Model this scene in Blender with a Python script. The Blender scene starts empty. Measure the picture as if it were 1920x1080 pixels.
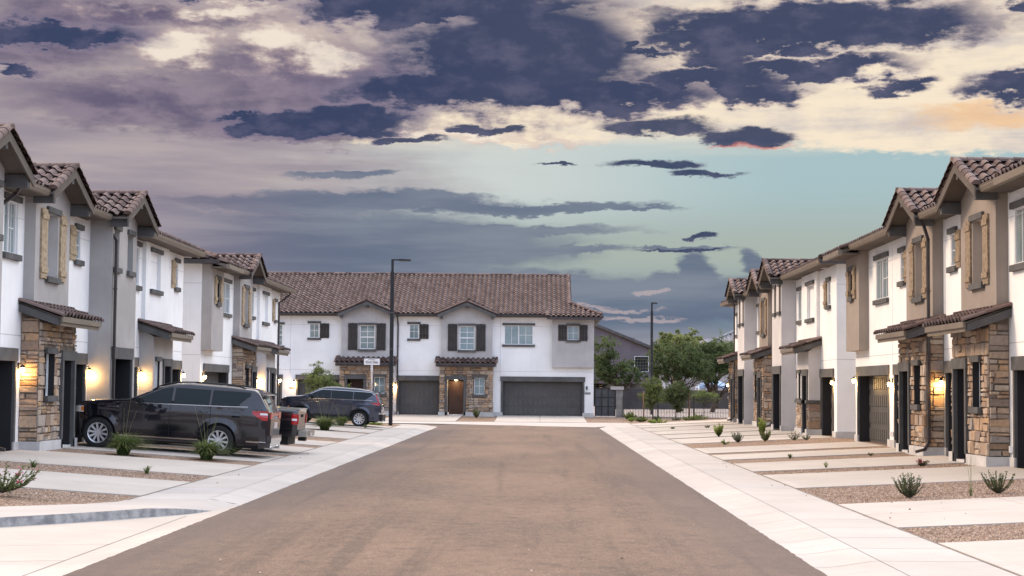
import bpy, bmesh, math, random
from mathutils import Vector, Matrix, Quaternion, noise as mnoise
R = math.radians
C = bpy.context.scene.collection
scn = bpy.context.scene
random.seed(7)

# ---------------------------------------------------------------- camera
cam_d = bpy.data.cameras.new('camera'); cam = bpy.data.objects.new('camera', cam_d); C.objects.link(cam)
cam_d.sensor_width = 36; cam_d.lens = 36 * 3157.56 / 1920; cam_d.clip_end = 20000; cam_d.clip_start = .1
YAW, PITCH, ROLL = .015117, .059011, .00883
cam.matrix_world = Matrix.Translation((0, 0, 1.650)) @ Matrix.Rotation(YAW, 4, 'Z') @ Matrix.Rotation(PITCH, 4, 'X') @ Matrix.Rotation(R(90), 4, 'X') @ Matrix.Rotation(ROLL, 4, 'Z')
scn.camera = cam
scn.render.engine = 'CYCLES'
scn.view_settings.view_transform = 'Standard'; scn.view_settings.look = 'None'
scn.view_settings.exposure = 0.16; scn.view_settings.gamma = 1

# ---------------------------------------------------------------- sun
SUN_AZ, SUN_EL = -72, 36          # azimuth from +Y towards +X (deg): low in the upper left, veiled by cloud
sd = bpy.data.lights.new('sun', 'SUN'); sun = bpy.data.objects.new('sun', sd); C.objects.link(sun)
sd.energy = 2.6; sd.angle = R(14); sd.color = (1, .74, .52)
dv = Vector((math.sin(R(SUN_AZ)) * math.cos(R(SUN_EL)), math.cos(R(SUN_AZ)) * math.cos(R(SUN_EL)), math.sin(R(SUN_EL))))
sun.rotation_euler = dv.to_track_quat('Z', 'Y').to_euler()

# ---------------------------------------------------------------- node helper
class NT:
    def __init__(s, tree): s.t = tree; s.n = tree.nodes; s.l = tree.links
    def new(s, kind, **kw):
        nd = s.n.new(kind)
        for k, v in kw.items():
            if k.startswith('i_'): nd.inputs[k[2:].replace('_', ' ')].default_value = v
            else: setattr(nd, k, v)
        return nd
    def link(s, a, b): s.l.new(a, b)
    def val(s, x, sock):
        if hasattr(x, 'links'): s.l.new(x, sock)
        else: sock.default_value = x
    def m(s, op, a, b=None, c=None, clamp=False):
        nd = s.n.new('ShaderNodeMath'); nd.operation = op; nd.use_clamp = clamp
        s.val(a, nd.inputs[0])
        if b is not None: s.val(b, nd.inputs[1])
        if c is not None: s.val(c, nd.inputs[2])
        return nd.outputs[0]
    def vm(s, op, a, b=None, c=None):
        nd = s.n.new('ShaderNodeVectorMath'); nd.operation = op
        s.val(a, nd.inputs[0])
        if b is not None: s.val(b, nd.inputs[1])
        if c is not None: s.val(c, nd.inputs[2])
        return nd.outputs['Value'] if op == 'LENGTH' else nd.outputs[0]
    def ss(s, x, a, b):
        nd = s.n.new('ShaderNodeMapRange'); nd.interpolation_type = 'SMOOTHSTEP'
        s.val(x, nd.inputs[0]); nd.inputs[1].default_value = a; nd.inputs[2].default_value = b
        return nd.outputs[0]
    def mix(s, f, a, b, mode='MIX'):
        nd = s.n.new('ShaderNodeMix'); nd.data_type = 'RGBA'; nd.blend_type = mode; nd.clamp_factor = True
        s.val(f, nd.inputs[0])
        for x, i in ((a, 6), (b, 7)):
            if isinstance(x, tuple) and len(x) == 3: x = (*x, 1)
            s.val(x, nd.inputs[i])
        return nd.outputs[2]
    def noise(s, vec, scale, detail=4, rough=.55, dist=0, dim='3D'):
        nd = s.n.new('ShaderNodeTexNoise'); nd.noise_dimensions = dim
        if vec is not None: s.l.new(vec, nd.inputs['Vector'])
        nd.inputs['Scale'].default_value = scale; nd.inputs['Detail'].default_value = detail
        nd.inputs['Roughness'].default_value = rough; nd.inputs['Distortion'].default_value = dist
        return nd.outputs['Fac']

def lin(r, g, b):
    f = lambda c: ((c / 255 + .055) / 1.055) ** 2.4 if c > 10 else c / 255 / 12.92
    return (f(r), f(g), f(b))

# ---------------------------------------------------------------- sky (world)
w = bpy.data.worlds.new('World'); scn.world = w; w.use_nodes = True
T = NT(w.node_tree); T.n.clear()
tc = T.new('ShaderNodeTexCoord'); sep = T.new('ShaderNodeSeparateXYZ'); T.link(tc.outputs['Generated'], sep.inputs[0])
X, Y, Z = sep.outputs
az = T.m('ARCTAN2', X, Y); el = T.m('ARCSINE', Z)
def comb(a, b, c=0.0):
    nd = T.new('ShaderNodeCombineXYZ'); T.val(a, nd.inputs[0]); T.val(b, nd.inputs[1]); T.val(c, nd.inputs[2]); return nd.outputs[0]
P = comb(az, el)
Pst = T.vm('MULTIPLY', P, (1, 3.0, 1))                      # clouds stretch along the horizon
n1 = T.noise(Pst, 9, 8, .58); n2 = T.noise(T.vm('ADD', Pst, (3.1, 7.7, 0)), 9, 8, .58)
n3 = T.noise(T.vm('ADD', Pst, (9.4, 1.3, 0)), 26, 9, .62); n4 = T.noise(T.vm('MULTIPLY', P, (1, 7, 1)), 8, 6, .6)
nfine = T.noise(T.vm('ADD', Pst, (5.4, 2.3, 0)), 60, 8, .65)
warp = comb(T.m('MULTIPLY', T.m('SUBTRACT', n1, .5), .10), T.m('MULTIPLY', T.m('SUBTRACT', n2, .5), .045))
warp2 = comb(T.m('MULTIPLY', T.m('SUBTRACT', n3, .5), .035), T.m('MULTIPLY', T.m('SUBTRACT', nfine, .5), .02))
PW = T.vm('ADD', T.vm('ADD', P, warp), warp2)
def blob(px, py, rx, ry, vec=PW):                            # an ellipse of cloud at a direction in the sky
    a, e = (px - 1007) / 3158, (727 - py) / 3158
    sx, sy = 3158 / rx, 3158 / ry
    return T.m('SUBTRACT', 1.0, T.vm('LENGTH', T.vm('MULTIPLY_ADD', vec, (sx, sy, 0), (-a * sx, -e * sy, 0))))
def union(lst, vec=PW):
    o = None
    for b in lst:
        v = blob(*b, vec=vec); o = v if o is None else T.m('MAXIMUM', o, v)
    return o
# clear air
c_hor, c_low, c_teal = lin(102, 122, 142), lin(124, 142, 154), lin(168, 192, 196)
c_olive, c_cream, c_mauve = lin(170, 180, 172), lin(248, 230, 204), lin(150, 138, 150)
nb = T.noise(T.vm('ADD', T.vm('MULTIPLY', P, (1, 1.8, 1)), (2.2, 4.1, 0)), 34, 9, .6)
nbs = T.noise(T.vm('ADD', T.vm('MULTIPLY', P, (1, 9, 1)), (1.2, 6.1, 0)), 7, 7, .55)
def cen(n_, k): return T.m('MULTIPLY', T.m('SUBTRACT', n_, .5), k)
def plus(*a):
    o = a[0]
    for q in a[1:]: o = T.m('ADD', o, q)
    return o
base = T.mix(T.ss(el, .0, .035), c_hor, c_low)
base = T.mix(T.ss(el, .045, .08), base, c_olive)
base = T.mix(T.ss(el, .08, .125), base, c_teal)
base = T.mix(T.m('MULTIPLY', T.ss(az, .16, -.03), T.ss(el, .085, .12)), base, lin(204, 210, 206))
base = T.mix(T.ss(plus(el, cen(nbs, .03)), .135, .16), base, c_cream)
# mauve veil towards the left
veil = T.m('MULTIPLY', T.ss(plus(az, cen(n1, .2), cen(nbs, .1)), .0, -.16), T.ss(el, .0, .08))
base = T.mix(T.m('MULTIPLY', veil, .95), base, T.mix(T.ss(nbs, .34, .66), c_mauve, lin(178, 164, 166)))
# cream sheet on the upper right, with faint grey streaks in it
cr = union([(1560, 200, 520, 75), (1800, 245, 330, 62), (1250, 165, 420, 80), (870, 250, 330, 32), (1700, 110, 460, 130), (1350, 20, 600, 60)])
base = T.mix(T.ss(plus(cr, cen(n3, .5)), -.02, .3), base, T.mix(T.ss(plus(n4, cen(nb, .5)), .38, .72), c_cream, lin(206, 196, 192)))
base = T.mix(T.m('MULTIPLY', T.ss(union([(1830, 222, 190, 34)]), .0, .8), .7), base, lin(240, 190, 138))
# slate bank low in the sky, breaking into long streaks on the right
bank = union([(560, 470, 560, 80), (700, 560, 800, 60), (930, 590, 520, 70), (300, 590, 560, 150), (640, 388, 420, 22), (960, 392, 300, 13), (1090, 396, 200, 8), (840, 436, 360, 16), (960, 474, 240, 12), (1000, 540, 300, 30),
              (1260, 560, 180, 50), (1300, 510, 46, 34), (1240, 530, 46, 30), (1408, 510, 30, 40), (1370, 560, 120, 46), (180, 430, 280, 50), (640, 335, 110, 9), (1280, 470, 120, 5)], vec=T.vm('ADD', P, T.vm('MULTIPLY', T.vm('ADD', warp, warp2), (.55, .55, 0))))
bm = plus(bank, cen(nbs, .55), cen(nb, .22))
c_l = T.mix(T.ss(nbs, .32, .68), lin(124, 118, 136), lin(158, 148, 158)); c_r = T.mix(T.ss(nbs, .32, .68), lin(98, 110, 132), lin(128, 136, 150))
base = T.mix(T.m('MULTIPLY', T.ss(bm, -.1, .3), .93), base, T.mix(T.ss(az, -.10, -.25), c_r, c_l))
# violet middle cloud
mv = union([(640, 165, 460, 95), (330, 215, 420, 62), (250, 50, 360, 34), (90, 110, 230, 80), (500, 250, 300, 30), (1150, 175, 300, 40)])
base = T.mix(T.m('MULTIPLY', T.ss(plus(mv, cen(nb, .8), cen(n4, .5)), -.05, .55), .88), base, T.mix(T.ss(plus(nb, cen(n4, .6)), .32, .66), lin(90, 84, 112), lin(140, 126, 142)))
# torn bright breaks in it
br = union([(500, 95, 270, 70), (440, 40, 330, 34), (640, 125, 130, 60), (330, 120, 160, 50), (880, 262, 320, 20)])
bm2 = plus(br, cen(nb, 2.4), cen(n3, .8))
base = T.mix(T.m('MULTIPLY', T.ss(bm2, .12, .85), .9), base, T.mix(T.ss(bm2, .3, 1.0), lin(196, 172, 168), lin(246, 232, 214)))
# navy clouds
PS = T.vm('ADD', P, T.vm('ADD', T.vm('MULTIPLY', warp, (.75, .55, 0)), T.vm('ADD', T.vm('MULTIPLY', warp2, (1.3, .9, 0)), comb(cen(nb, .03), cen(nb, .028)))))
nv = union([(965, 105, 280, 118), (850, 22, 330, 40), (840, 175, 270, 44), (640, 236, 150, 30), (1060, 180, 300, 34), (480, 232, 70, 14), (1190, 95, 90, 12), (600, 2, 420, 18), (90, 96, 170, 26), (520, 238, 90, 26)], vec=PS)
nv = T.m('MAXIMUM', nv, union([(1520, 50, 360, 32), (1640, 62, 220, 40), (1430, 75, 260, 24), (1500, 128, 210, 22), (1330, 150, 160, 26), (1430, 178, 92, 30), (1345, 106, 80, 26), (1672, 172, 62, 18), (1910, 178, 120, 24), (1920, 30, 40, 12), (30, 168, 60, 12)], vec=PS))
PT = T.vm('ADD', P, T.vm('ADD', T.vm('MULTIPLY', T.vm('ADD', warp, warp2), (.9, .42, 0)), comb(cen(nb, .05), cen(nb, .012))))
thn = plus(cen(nb, .5), union([(1230, 238, 130, 20), (1390, 258, 105, 19), (1210, 314, 110, 11), (1320, 330, 95, 8), (1302, 445, 40, 5), (1040, 312, 50, 5), (1290, 472, 100, 5), (780, 268, 90, 8), (900, 246, 70, 9)], vec=PT), cen(nbs, .4), cen(nfine, .4))
nvm = plus(nv, cen(nfine, .35), cen(nb, .75), cen(n3, .35), cen(nbs, .25))
base = T.mix(T.m('MULTIPLY', T.ss(nvm, -.34, .16), .72), base, T.mix(T.ss(az, .02, -.12), lin(176, 160, 160), lin(132, 120, 142)))
nvm = T.m('MAXIMUM', nvm, thn)
dens = plus(nvm, cen(n1, .35), cen(n4, .45), cen(nb, .35))
navy = T.mix(T.ss(dens, -.05, .34), lin(108, 106, 130), lin(54, 66, 97))
navy = T.mix(T.m('MULTIPLY', T.ss(nb, .45, .7), .45), navy, lin(112, 108, 132))
base = T.mix(T.m('MULTIPLY', T.ss(nvm, -.08, .34), .96), base, navy)
base = T.mix(T.m('MULTIPLY', T.ss(plus(union([(1400, 274, 110, 6)], vec=PT), cen(nb, .8)), .0, .6), .6), base, lin(214, 130, 120))
wisp = union([(1170, 572, 90, 5), (1130, 566, 60, 3), (1210, 588, 70, 6), (1215, 545, 30, 7)], vec=PT)
base = T.mix(T.m('MULTIPLY', T.ss(plus(wisp, cen(nfine, .9)), .0, .5), .6), base, lin(196, 178, 178))
base = T.mix(T.m('MULTIPLY', T.ss(plus(el, cen(n4, .02)), .038, .018), T.m('MULTIPLY', T.ss(az, .0, .06), .7)), base, lin(168, 158, 166))
# overhead and behind: bright thin overcast over a clear evening sky
sky = T.new('ShaderNodeTexSky', sky_type='NISHITA', sun_disc=False, sun_elevation=R(SUN_EL), sun_rotation=R(SUN_AZ))
nish = T.vm('MULTIPLY', sky.outputs[0], (.10, .10, .10))
cool, warm = (2.68, 2.74, 2.98), (1.95, 1.72, 1.56)
over = T.mix(T.ss(X, .6, -.7), cool, warm)
over = T.vm('ADD', T.vm('MULTIPLY', nish, (.35, .35, .35)), T.vm('MULTIPLY', over, comb(*[T.m('MULTIPLY_ADD', n1, .8, .62)] * 3)))
over = T.vm('MULTIPLY', over, comb(*[T.m('SUBTRACT', 1.0, T.m('MULTIPLY', T.ss(Y, .1, -.6), q)) for q in (.57, .49, .36)]))
up = T.m('MAXIMUM', T.ss(el, .27, .5), T.ss(Y, .35, -.25))
up = T.m('MULTIPLY', up, T.ss(el, -.03, .02))
below = T.ss(el, .0, -.05)
base = T.vm('MULTIPLY', base, (.90, .91, .92))
final = T.mix(up, base, over)
bg = T.new('ShaderNodeBackground'); T.link(final, bg.inputs[0]); bg.inputs[1].default_value = 1.0
wo = T.new('ShaderNodeOutputWorld'); T.link(bg.outputs[0], wo.inputs[0])

# ---------------------------------------------------------------- materials
MATS = {}
def mat(name, col, rough=.85, var=.08, vscale=1.5, bump=0, bscale=60, metal=0, col2=None, spec=.3, coat=0, coord='Object', detail=5, emit=None, streak=0, gy=None):
    if name in MATS: return MATS[name]
    M = bpy.data.materials.new(name); M.use_nodes = True
    t = NT(M.node_tree); b = t.n['Principled BSDF']
    tcn = t.new('ShaderNodeTexCoord'); v = tcn.outputs[coord]
    n = t.noise(v, vscale, detail)
    c2 = col2 or tuple(max(0, x * (1 - var * 2)) for x in col); c1 = col if col2 else tuple(min(1, x * (1 + var)) for x in col)
    cc = t.mix(t.ss(n, .3, .7), c1, c2)
    if streak:
        sv = t.vm('MULTIPLY', v, (3.5, 3.5, .25)); sn = t.noise(sv, 1.6, 4)
        cc = t.mix(t.m('MULTIPLY', t.ss(sn, .5, .8), streak), cc, tuple(x * .55 for x in col))
    if gy:
        gn = t.noise(v, gy[0], 2); cc = t.mix(t.m('MULTIPLY', t.ss(gn, .35, .65), gy[1]), cc, gy[2])
    t.link(cc, b.inputs['Base Color'])
    b.inputs['Roughness'].default_value = rough; b.inputs['Metallic'].default_value = metal
    b.inputs['Specular IOR Level'].default_value = spec; b.inputs['Coat Weight'].default_value = coat; b.inputs['Coat Roughness'].default_value = .06
    if bump:
        bn = t.new('ShaderNodeBump'); bn.inputs['Strength'].default_value = bump; bn.inputs['Distance'].default_value = .02
        t.link(t.noise(v, bscale, 3), bn.inputs['Height']); t.link(bn.outputs[0], b.inputs['Normal'])
    if emit:
        b.inputs['Emission Color'].default_value = (*emit[0], 1); b.inputs['Emission Strength'].default_value = emit[1]
    MATS[name] = M; return M
def tint_mat(name, cols, rough=.8, bump=.3, bscale=30, transl=False, pos=None):
    M = bpy.data.materials.new(name); M.use_nodes = True; t = NT(M.node_tree); b = t.n['Principled BSDF']
    at = t.new('ShaderNodeAttribute', attribute_name='tint')
    rp = t.new('ShaderNodeValToRGB'); rp.color_ramp.interpolation = 'LINEAR'
    els = rp.color_ramp.elements
    for i, c in enumerate(cols):
        p_ = i / (len(cols) - 1)
        if i < 2: e = els[i]; e.position = p_
        else: e = els.new(p_)
    for i, e in enumerate(sorted(els, key=lambda q: q.position)): e.color = (*cols[i], 1)
    t.link(at.outputs['Fac'], rp.inputs[0])
    tcn = t.new('ShaderNodeTexCoord'); n = t.noise(tcn.outputs['Object'], bscale * .4, 4)
    cc = t.mix(t.ss(n, .3, .75), rp.outputs[0], (.5, .5, .5), 'MULTIPLY') if not transl else rp.outputs[0]
    if not transl: cc = t.mix(.5, rp.outputs[0], cc)
    t.link(cc, b.inputs['Base Color']); b.inputs['Roughness'].default_value = rough; b.inputs['Specular IOR Level'].default_value = .25
    if bump:
        bn = t.new('ShaderNodeBump'); bn.inputs['Strength'].default_value = bump; bn.inputs['Distance'].default_value = .02
        t.link(t.noise(tcn.outputs['Object'], bscale, 4), bn.inputs['Height']); t.link(bn.outputs[0], b.inputs['Normal'])
    if transl:
        tr = t.new('ShaderNodeBsdfTranslucent'); t.link(cc, tr.inputs[0]); mx = t.new('ShaderNodeMixShader'); mx.inputs[0].default_value = .35
        out = t.n['Material Output']; t.link(b.outputs[0], mx.inputs[1]); t.link(tr.outputs[0], mx.inputs[2]); t.link(mx.outputs[0], out.inputs[0])
    MATS[name] = M; return M

white = mat('white_stucco', (.77, .77, .765), .9, .035, .7, .35, 90, streak=.12)
greige = mat('greige_stucco', (.41, .395, .39), .9, .07, .8, .35, 90, streak=.14)
paleg = mat('pale_grey_stucco', (.55, .53, .525), .9, .05, .8, .35, 90, streak=.12)
trim = mat('charcoal_trim', (.095, .093, .092), .85, .12, 2, .25, 80)
gdoor = mat('garage_paint', (.082, .078, .076), .55, .06, 1.2, .08, 40)
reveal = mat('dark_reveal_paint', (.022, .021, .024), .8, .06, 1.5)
gutterm = mat('gutter_metal', (.17, .14, .11), .5, .06, 2)
pipem = mat('downspout_metal', (.05, .042, .042), .45, .1, 3)
plinthm = mat('plinth_concrete', (.50, .49, .485), .9, .1, 1.5, .2, 50)
vinyl = mat('window_vinyl', (.74, .74, .74), .4, .02, 1)
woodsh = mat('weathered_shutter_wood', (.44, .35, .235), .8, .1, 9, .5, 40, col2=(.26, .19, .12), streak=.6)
darksh = mat('dark_shutter_paint', (.038, .034, .032), .7, .1, 4, .3, 40)
doorm = mat('brown_door_paint', (.085, .045, .03), .45, .1, 2)
metalk = mat('black_metal', (.02, .02, .022), .4, .1, 4)
soff = mat('soffit_paint', (.11, .093, .08), .85, .06, 2)
glassd = mat('dark_window_glass', (.02, .03, .034), .04, .3, 1.2, spec=.9, coat=.6)
glassb = None
def blind_mat():
    M = bpy.data.materials.new('window_with_blind'); M.use_nodes = True; t = NT(M.node_tree); b = t.n['Principled BSDF']
    tcn = t.new('ShaderNodeTexCoord'); sp = t.new('ShaderNodeSeparateXYZ'); t.link(tcn.outputs['Object'], sp.inputs[0])
    wv = t.m('SINE', t.m('MULTIPLY', sp.outputs[2], 120)); n = t.noise(tcn.outputs['Object'], 1.3, 3)
    c = t.mix(t.ss(wv, -.6, .6), (.10, .15, .15), (.24, .30, .29)); c = t.mix(t.ss(n, .35, .65), c, (.09, .15, .16))
    t.link(c, b.inputs['Base Color']); b.inputs['Roughness'].default_value = .35; b.inputs['Coat Weight'].default_value = 1; b.inputs['Coat Roughness'].default_value = .02
    b.inputs['Coat IOR'].default_value = 1.7
    return M
glassb = blind_mat()
lampglow = mat('lamp_glow', (1, .8, .5), .5, 0, 1, emit=((1, .66, .25), 30))
tilem = tint_mat('clay_tile', [(.025, .016, .015), (.088, .054, .047), (.13, .086, .076), (.18, .126, .112), (.115, .084, .08)], .75, .35, 18)  # first colour is the painted shade of the tile butts
greytile = tint_mat('grey_tile', [(.13, .13, .145), (.22, .22, .235), (.30, .30, .315)], .75, .3, 18)
stonem = tint_mat('ledge_stone', [(.20, .125, .08), (.44, .31, .21), (.28, .20, .15), (.54, .43, .33), (.29, .26, .235), (.48, .31, .18), (.38, .31, .25), (.22, .17, .145)], .9, .9, 26)
mortar = mat('stone_mortar', (.17, .14, .115), .95, .2, 8, .5, 40)
stuckj = mat('stucco_joint', (.42, .41, .42), .9, .05, 2)
leafA = tint_mat('mesquite_leaf', [(.042, .062, .02), (.09, .125, .038), (.165, .20, .065), (.26, .29, .11)], .6, 0, transl=True)
leafB = tint_mat('olive_leaf', [(.038, .058, .022), (.085, .118, .042), (.15, .185, .075)], .6, 0, transl=True)
leafL = tint_mat('lime_leaf', [(.06, .10, .02), (.13, .2, .04), (.26, .33, .08), (.42, .46, .12)], .6, 0, transl=True)
leafG = tint_mat('grey_green_leaf', [(.06, .08, .045), (.12, .15, .09), (.20, .23, .15)], .6, 0, transl=True)
leafY = tint_mat('bloom_mixed_leaf', [(.06, .085, .025), (.14, .175, .05), (.30, .32, .13), (.52, .50, .28)], .6, 0, transl=True)
grassm = tint_mat('grass_blade', [(.03, .05, .016), (.07, .11, .03), (.15, .19, .06), (.26, .28, .13)], .6, 0, transl=True)
petal = tint_mat('pink_petal', [(.45, .02, .12), (.75, .06, .25)], .6, 0, transl=True)
barkm = mat('bark', (.07, .05, .035), .95, .2, 8, .6, 40)

# ---------------------------------------------------------------- mesh helpers
def link(o, parent=None):
    C.objects.link(o)
    if parent: o.parent = parent
    return o
class MB:
    def __init__(s): s.v = []; s.f = []; s.t = []; s.sm = []
    def face(s, pts, tint=0.5, sm=False):
        i = len(s.v); s.v += [tuple(p) for p in pts]; s.f.append(tuple(range(i, i + len(pts)))); s.t.append(tint); s.sm.append(sm)
    def faces(s, pts, fs, tint=.5, sm=False):
        i = len(s.v); s.v += [tuple(p) for p in pts]
        for f in fs: s.f.append(tuple(i + k for k in f)); s.t.append(tint); s.sm.append(sm)
    def hexa(s, p, tint=.5):      # p: 8 points, bottom ring 0-3, top ring 4-7
        s.faces(p, [(3, 2, 1, 0), (4, 5, 6, 7), (0, 1, 5, 4), (1, 2, 6, 5), (2, 3, 7, 6), (3, 0, 4, 7)], tint)
    def box(s, x0, x1, y0, y1, z0, z1, tint=.5):
        x0, x1 = min(x0, x1), max(x0, x1); y0, y1 = min(y0, y1), max(y0, y1); z0, z1 = min(z0, z1), max(z0, z1)
        s.hexa([(x0, y0, z0), (x1, y0, z0), (x1, y1, z0), (x0, y1, z0), (x0, y0, z1), (x1, y0, z1), (x1, y1, z1), (x0, y1, z1)], tint)
    def tube(s, pts, rad, seg=8, tint=.5, cap=True, sm=True):
        pts = [Vector(p) for p in pts]; n = len(pts)
        rads = rad if isinstance(rad, (list, tuple)) else [rad] * n
        base = len(s.v); ref = None
        for i, p in enumerate(pts):
            d = (pts[min(i + 1, n - 1)] - pts[max(i - 1, 0)]).normalized()
            if ref is None: ref = Vector((1, 0, 0)) if abs(d.x) < .8 else Vector((0, 1, 0))
            a = (ref - d * ref.dot(d)).normalized(); b = d.cross(a); ref = a
            for k in range(seg):
                q = p + (a * math.cos(2 * math.pi * k / seg) + b * math.sin(2 * math.pi * k / seg)) * rads[i]; s.v.append(tuple(q))
        for i in range(n - 1):
            for k in range(seg):
                s.f.append((base + i * seg + k, base + i * seg + (k + 1) % seg, base + (i + 1) * seg + (k + 1) % seg, base + (i + 1) * seg + k)); s.t.append(tint); s.sm.append(sm)
        if cap:
            s.f.append(tuple(base + k for k in range(seg))[::-1]); s.t.append(tint); s.sm.append(False)
            s.f.append(tuple(base + (n - 1) * seg + k for k in range(seg))); s.t.append(tint); s.sm.append(False)
    def rtube(s, pts, wx, wy, tint=.5):       # rectangular pipe, mostly vertical
        for a, b in zip(pts, pts[1:]):
            a, b = Vector(a), Vector(b); d = (b - a).normalized(); u = Vector((1, 0, 0)); u = (u - d * u.dot(d)).normalized(); v = d.cross(u)
            a2, b2 = a - d * wy * .3, b + d * wy * .3
            s.hexa([a2 - u * wx - v * wy, a2 + u * wx - v * wy, a2 + u * wx + v * wy, a2 - u * wx + v * wy, b2 - u * wx - v * wy, b2 + u * wx - v * wy, b2 + u * wx + v * wy, b2 - u * wx + v * wy], tint)
    def build(s, name, m, parent=None, sharp=None):
        me = bpy.data.meshes.new(name); me.from_pydata(s.v, [], s.f)
        a = me.attributes.new('tint', 'FLOAT', 'FACE'); a.data.foreach_set('value', s.t)
        me.polygons.foreach_set('use_smooth', s.sm)
        me.materials.append(m); me.update()
        if sharp: me.set_sharp_from_angle(angle=R(sharp))
        o = bpy.data.objects.new(name, me); link(o, parent); return o
def build_split(mb, name, m, parent, tol=.012, sharp=None):
    par = list(range(len(mb.v)))
    def find(i):
        while par[i] != i: par[i] = par[par[i]]; i = par[i]
        return i
    for f in mb.f:
        for k in f[1:]:
            a, b = find(f[0]), find(k)
            if a != b: par[b] = a
    isl = {}
    for n_, f in enumerate(mb.f): isl.setdefault(find(f[0]), []).append(n_)
    groups = []
    for fs in isl.values():
        pts = [mb.v[k] for n_ in fs for k in mb.f[n_]]
        groups.append([fs, [min(p[i] for p in pts) for i in range(3)], [max(p[i] for p in pts) for i in range(3)]])
    ch = True
    while ch:
        ch = False; out = []
        for g in groups:
            for o in out:
                if all(g[1][i] <= o[2][i] + tol and o[1][i] <= g[2][i] + tol for i in range(3)):
                    o[0] += g[0]; o[1] = [min(a, b) for a, b in zip(o[1], g[1])]; o[2] = [max(a, b) for a, b in zip(o[2], g[2])]; ch = True; break
            else: out.append(g)
        groups = out
    res = []
    for fs, _, _ in groups:
        q = MB()
        for n_ in fs: q.face([mb.v[k] for k in mb.f[n_]], mb.t[n_], mb.sm[n_])
        res.append(q.build(name, m, parent))
    return res
def tag(o, label=None, cat=None, group=None, kind=None):
    if label: o['label'] = label
    if cat: o['category'] = cat
    if group: o['group'] = group
    if kind: o['kind'] = kind
    return o
def empty(name, loc, rz=0, **kw):
    o = bpy.data.objects.new(name, None); o.location = loc; o.rotation_euler = (0, 0, rz); o.empty_display_size = .2; C.objects.link(o)
    return tag(o, **kw)
def copy_tree(o, parent=None):
    c = o.copy(); C.objects.link(c)
    if parent: c.parent = parent
    for ch in list(o.children): copy_tree(ch, c)
    return c
def text_mesh(name, txt, size, m, parent, loc, rot, sx=1, ext=.004):
    cu = bpy.data.curves.new('t', 'FONT'); cu.body = txt; cu.size = size; cu.align_x = 'CENTER'; cu.align_y = 'CENTER'; cu.extrude = ext
    o = bpy.data.objects.new('t', cu); C.objects.link(o); dg = bpy.context.evaluated_depsgraph_get()
    me = bpy.data.meshes.new_from_object(o.evaluated_get(dg)); me.name = name; C.objects.unlink(o); bpy.data.objects.remove(o)
    me.materials.clear(); me.materials.append(m)
    q = bpy.data.objects.new(name, me); q.location = loc; q.rotation_euler = rot; q.scale = (sx, 1, 1); link(q, parent); return q

# roof tiles: rows of S-shaped clay tiles with real butts
def tiles(mb, o, u, v, nrm, w, l, clip=None, tw=.30, tl=.36, seed=0):
    o, u, v, nrm = Vector(o), Vector(u).normalized(), Vector(v).normalized(), Vector(nrm).normalized()
    rnd = random.Random(seed); nu = max(1, round(w / tw)); nv_ = max(1, round(l / tl)); tw = w / nu; tl = l / nv_
    prof = [(0, .0), (.10, .045), (.26, .085), (.44, .085), (.60, .045), (.70, .0), (.85, -.02), (1, 0)]
    for j in range(nv_):
        for i in range(nu):
            if clip and not clip((i + .5) * tw, (j + .5) * tl): continue
            tint = rnd.random() * .7 + .25; dz = rnd.uniform(-.004, .004); pts = []
            for (a, h) in prof:
                for (vv, lift) in ((j * tl, -.005), (j * tl - .0, .045), ((j + 1) * tl + .02, .0)):
                    pts.append(o + u * ((i + a) * tw) + v * vv + nrm * (h + lift + dz))
            fs = []
            for k in range(len(prof) - 1):
                a, b = 3 * k, 3 * (k + 1)
                fs += [(a, b, b + 1, a + 1), (a + 1, b + 1, b + 2, a + 2)]
            i0 = len(mb.v); mb.v += [tuple(p) for p in pts]
            for n_, f in enumerate(fs): mb.f.append(tuple(i0 + q for q in f)); mb.t.append(tint if n_ % 2 else 0.0); mb.sm.append(False)  # butt faces take the darkest tint: gap shade put into their colour
def caps(mb, p0, p1, r=.12, seg=.38, up=(0, 0, 1), seed=3):
    p0, p1 = Vector(p0), Vector(p1); d = p1 - p0; L = d.length; d.normalize(); up = Vector(up); side = d.cross(up).normalized(); up = side.cross(d)
    n = max(1, round(L / seg)); rnd = random.Random(seed)
    for i in range(n):
        a = p0 + d * (L * i / n - .03); b = p0 + d * (L * (i + 1) / n); tint = rnd.random() * .8 + .1; K = 6; pts = []
        for (q, rr) in ((a, r), (b, r * .86)):
            for k in range(K + 1):
                th = math.pi * k / K; pts.append(q + side * (math.cos(th) * rr) + up * (math.sin(th) * rr * .9))
        fs = [(k, k + 1, K + 2 + k, K + 1 + k) for k in range(K)] + [tuple(range(K, -1, -1)), tuple(range(K + 1, 2 * K + 2))]
        mb.faces(pts, fs, tint)

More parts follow.
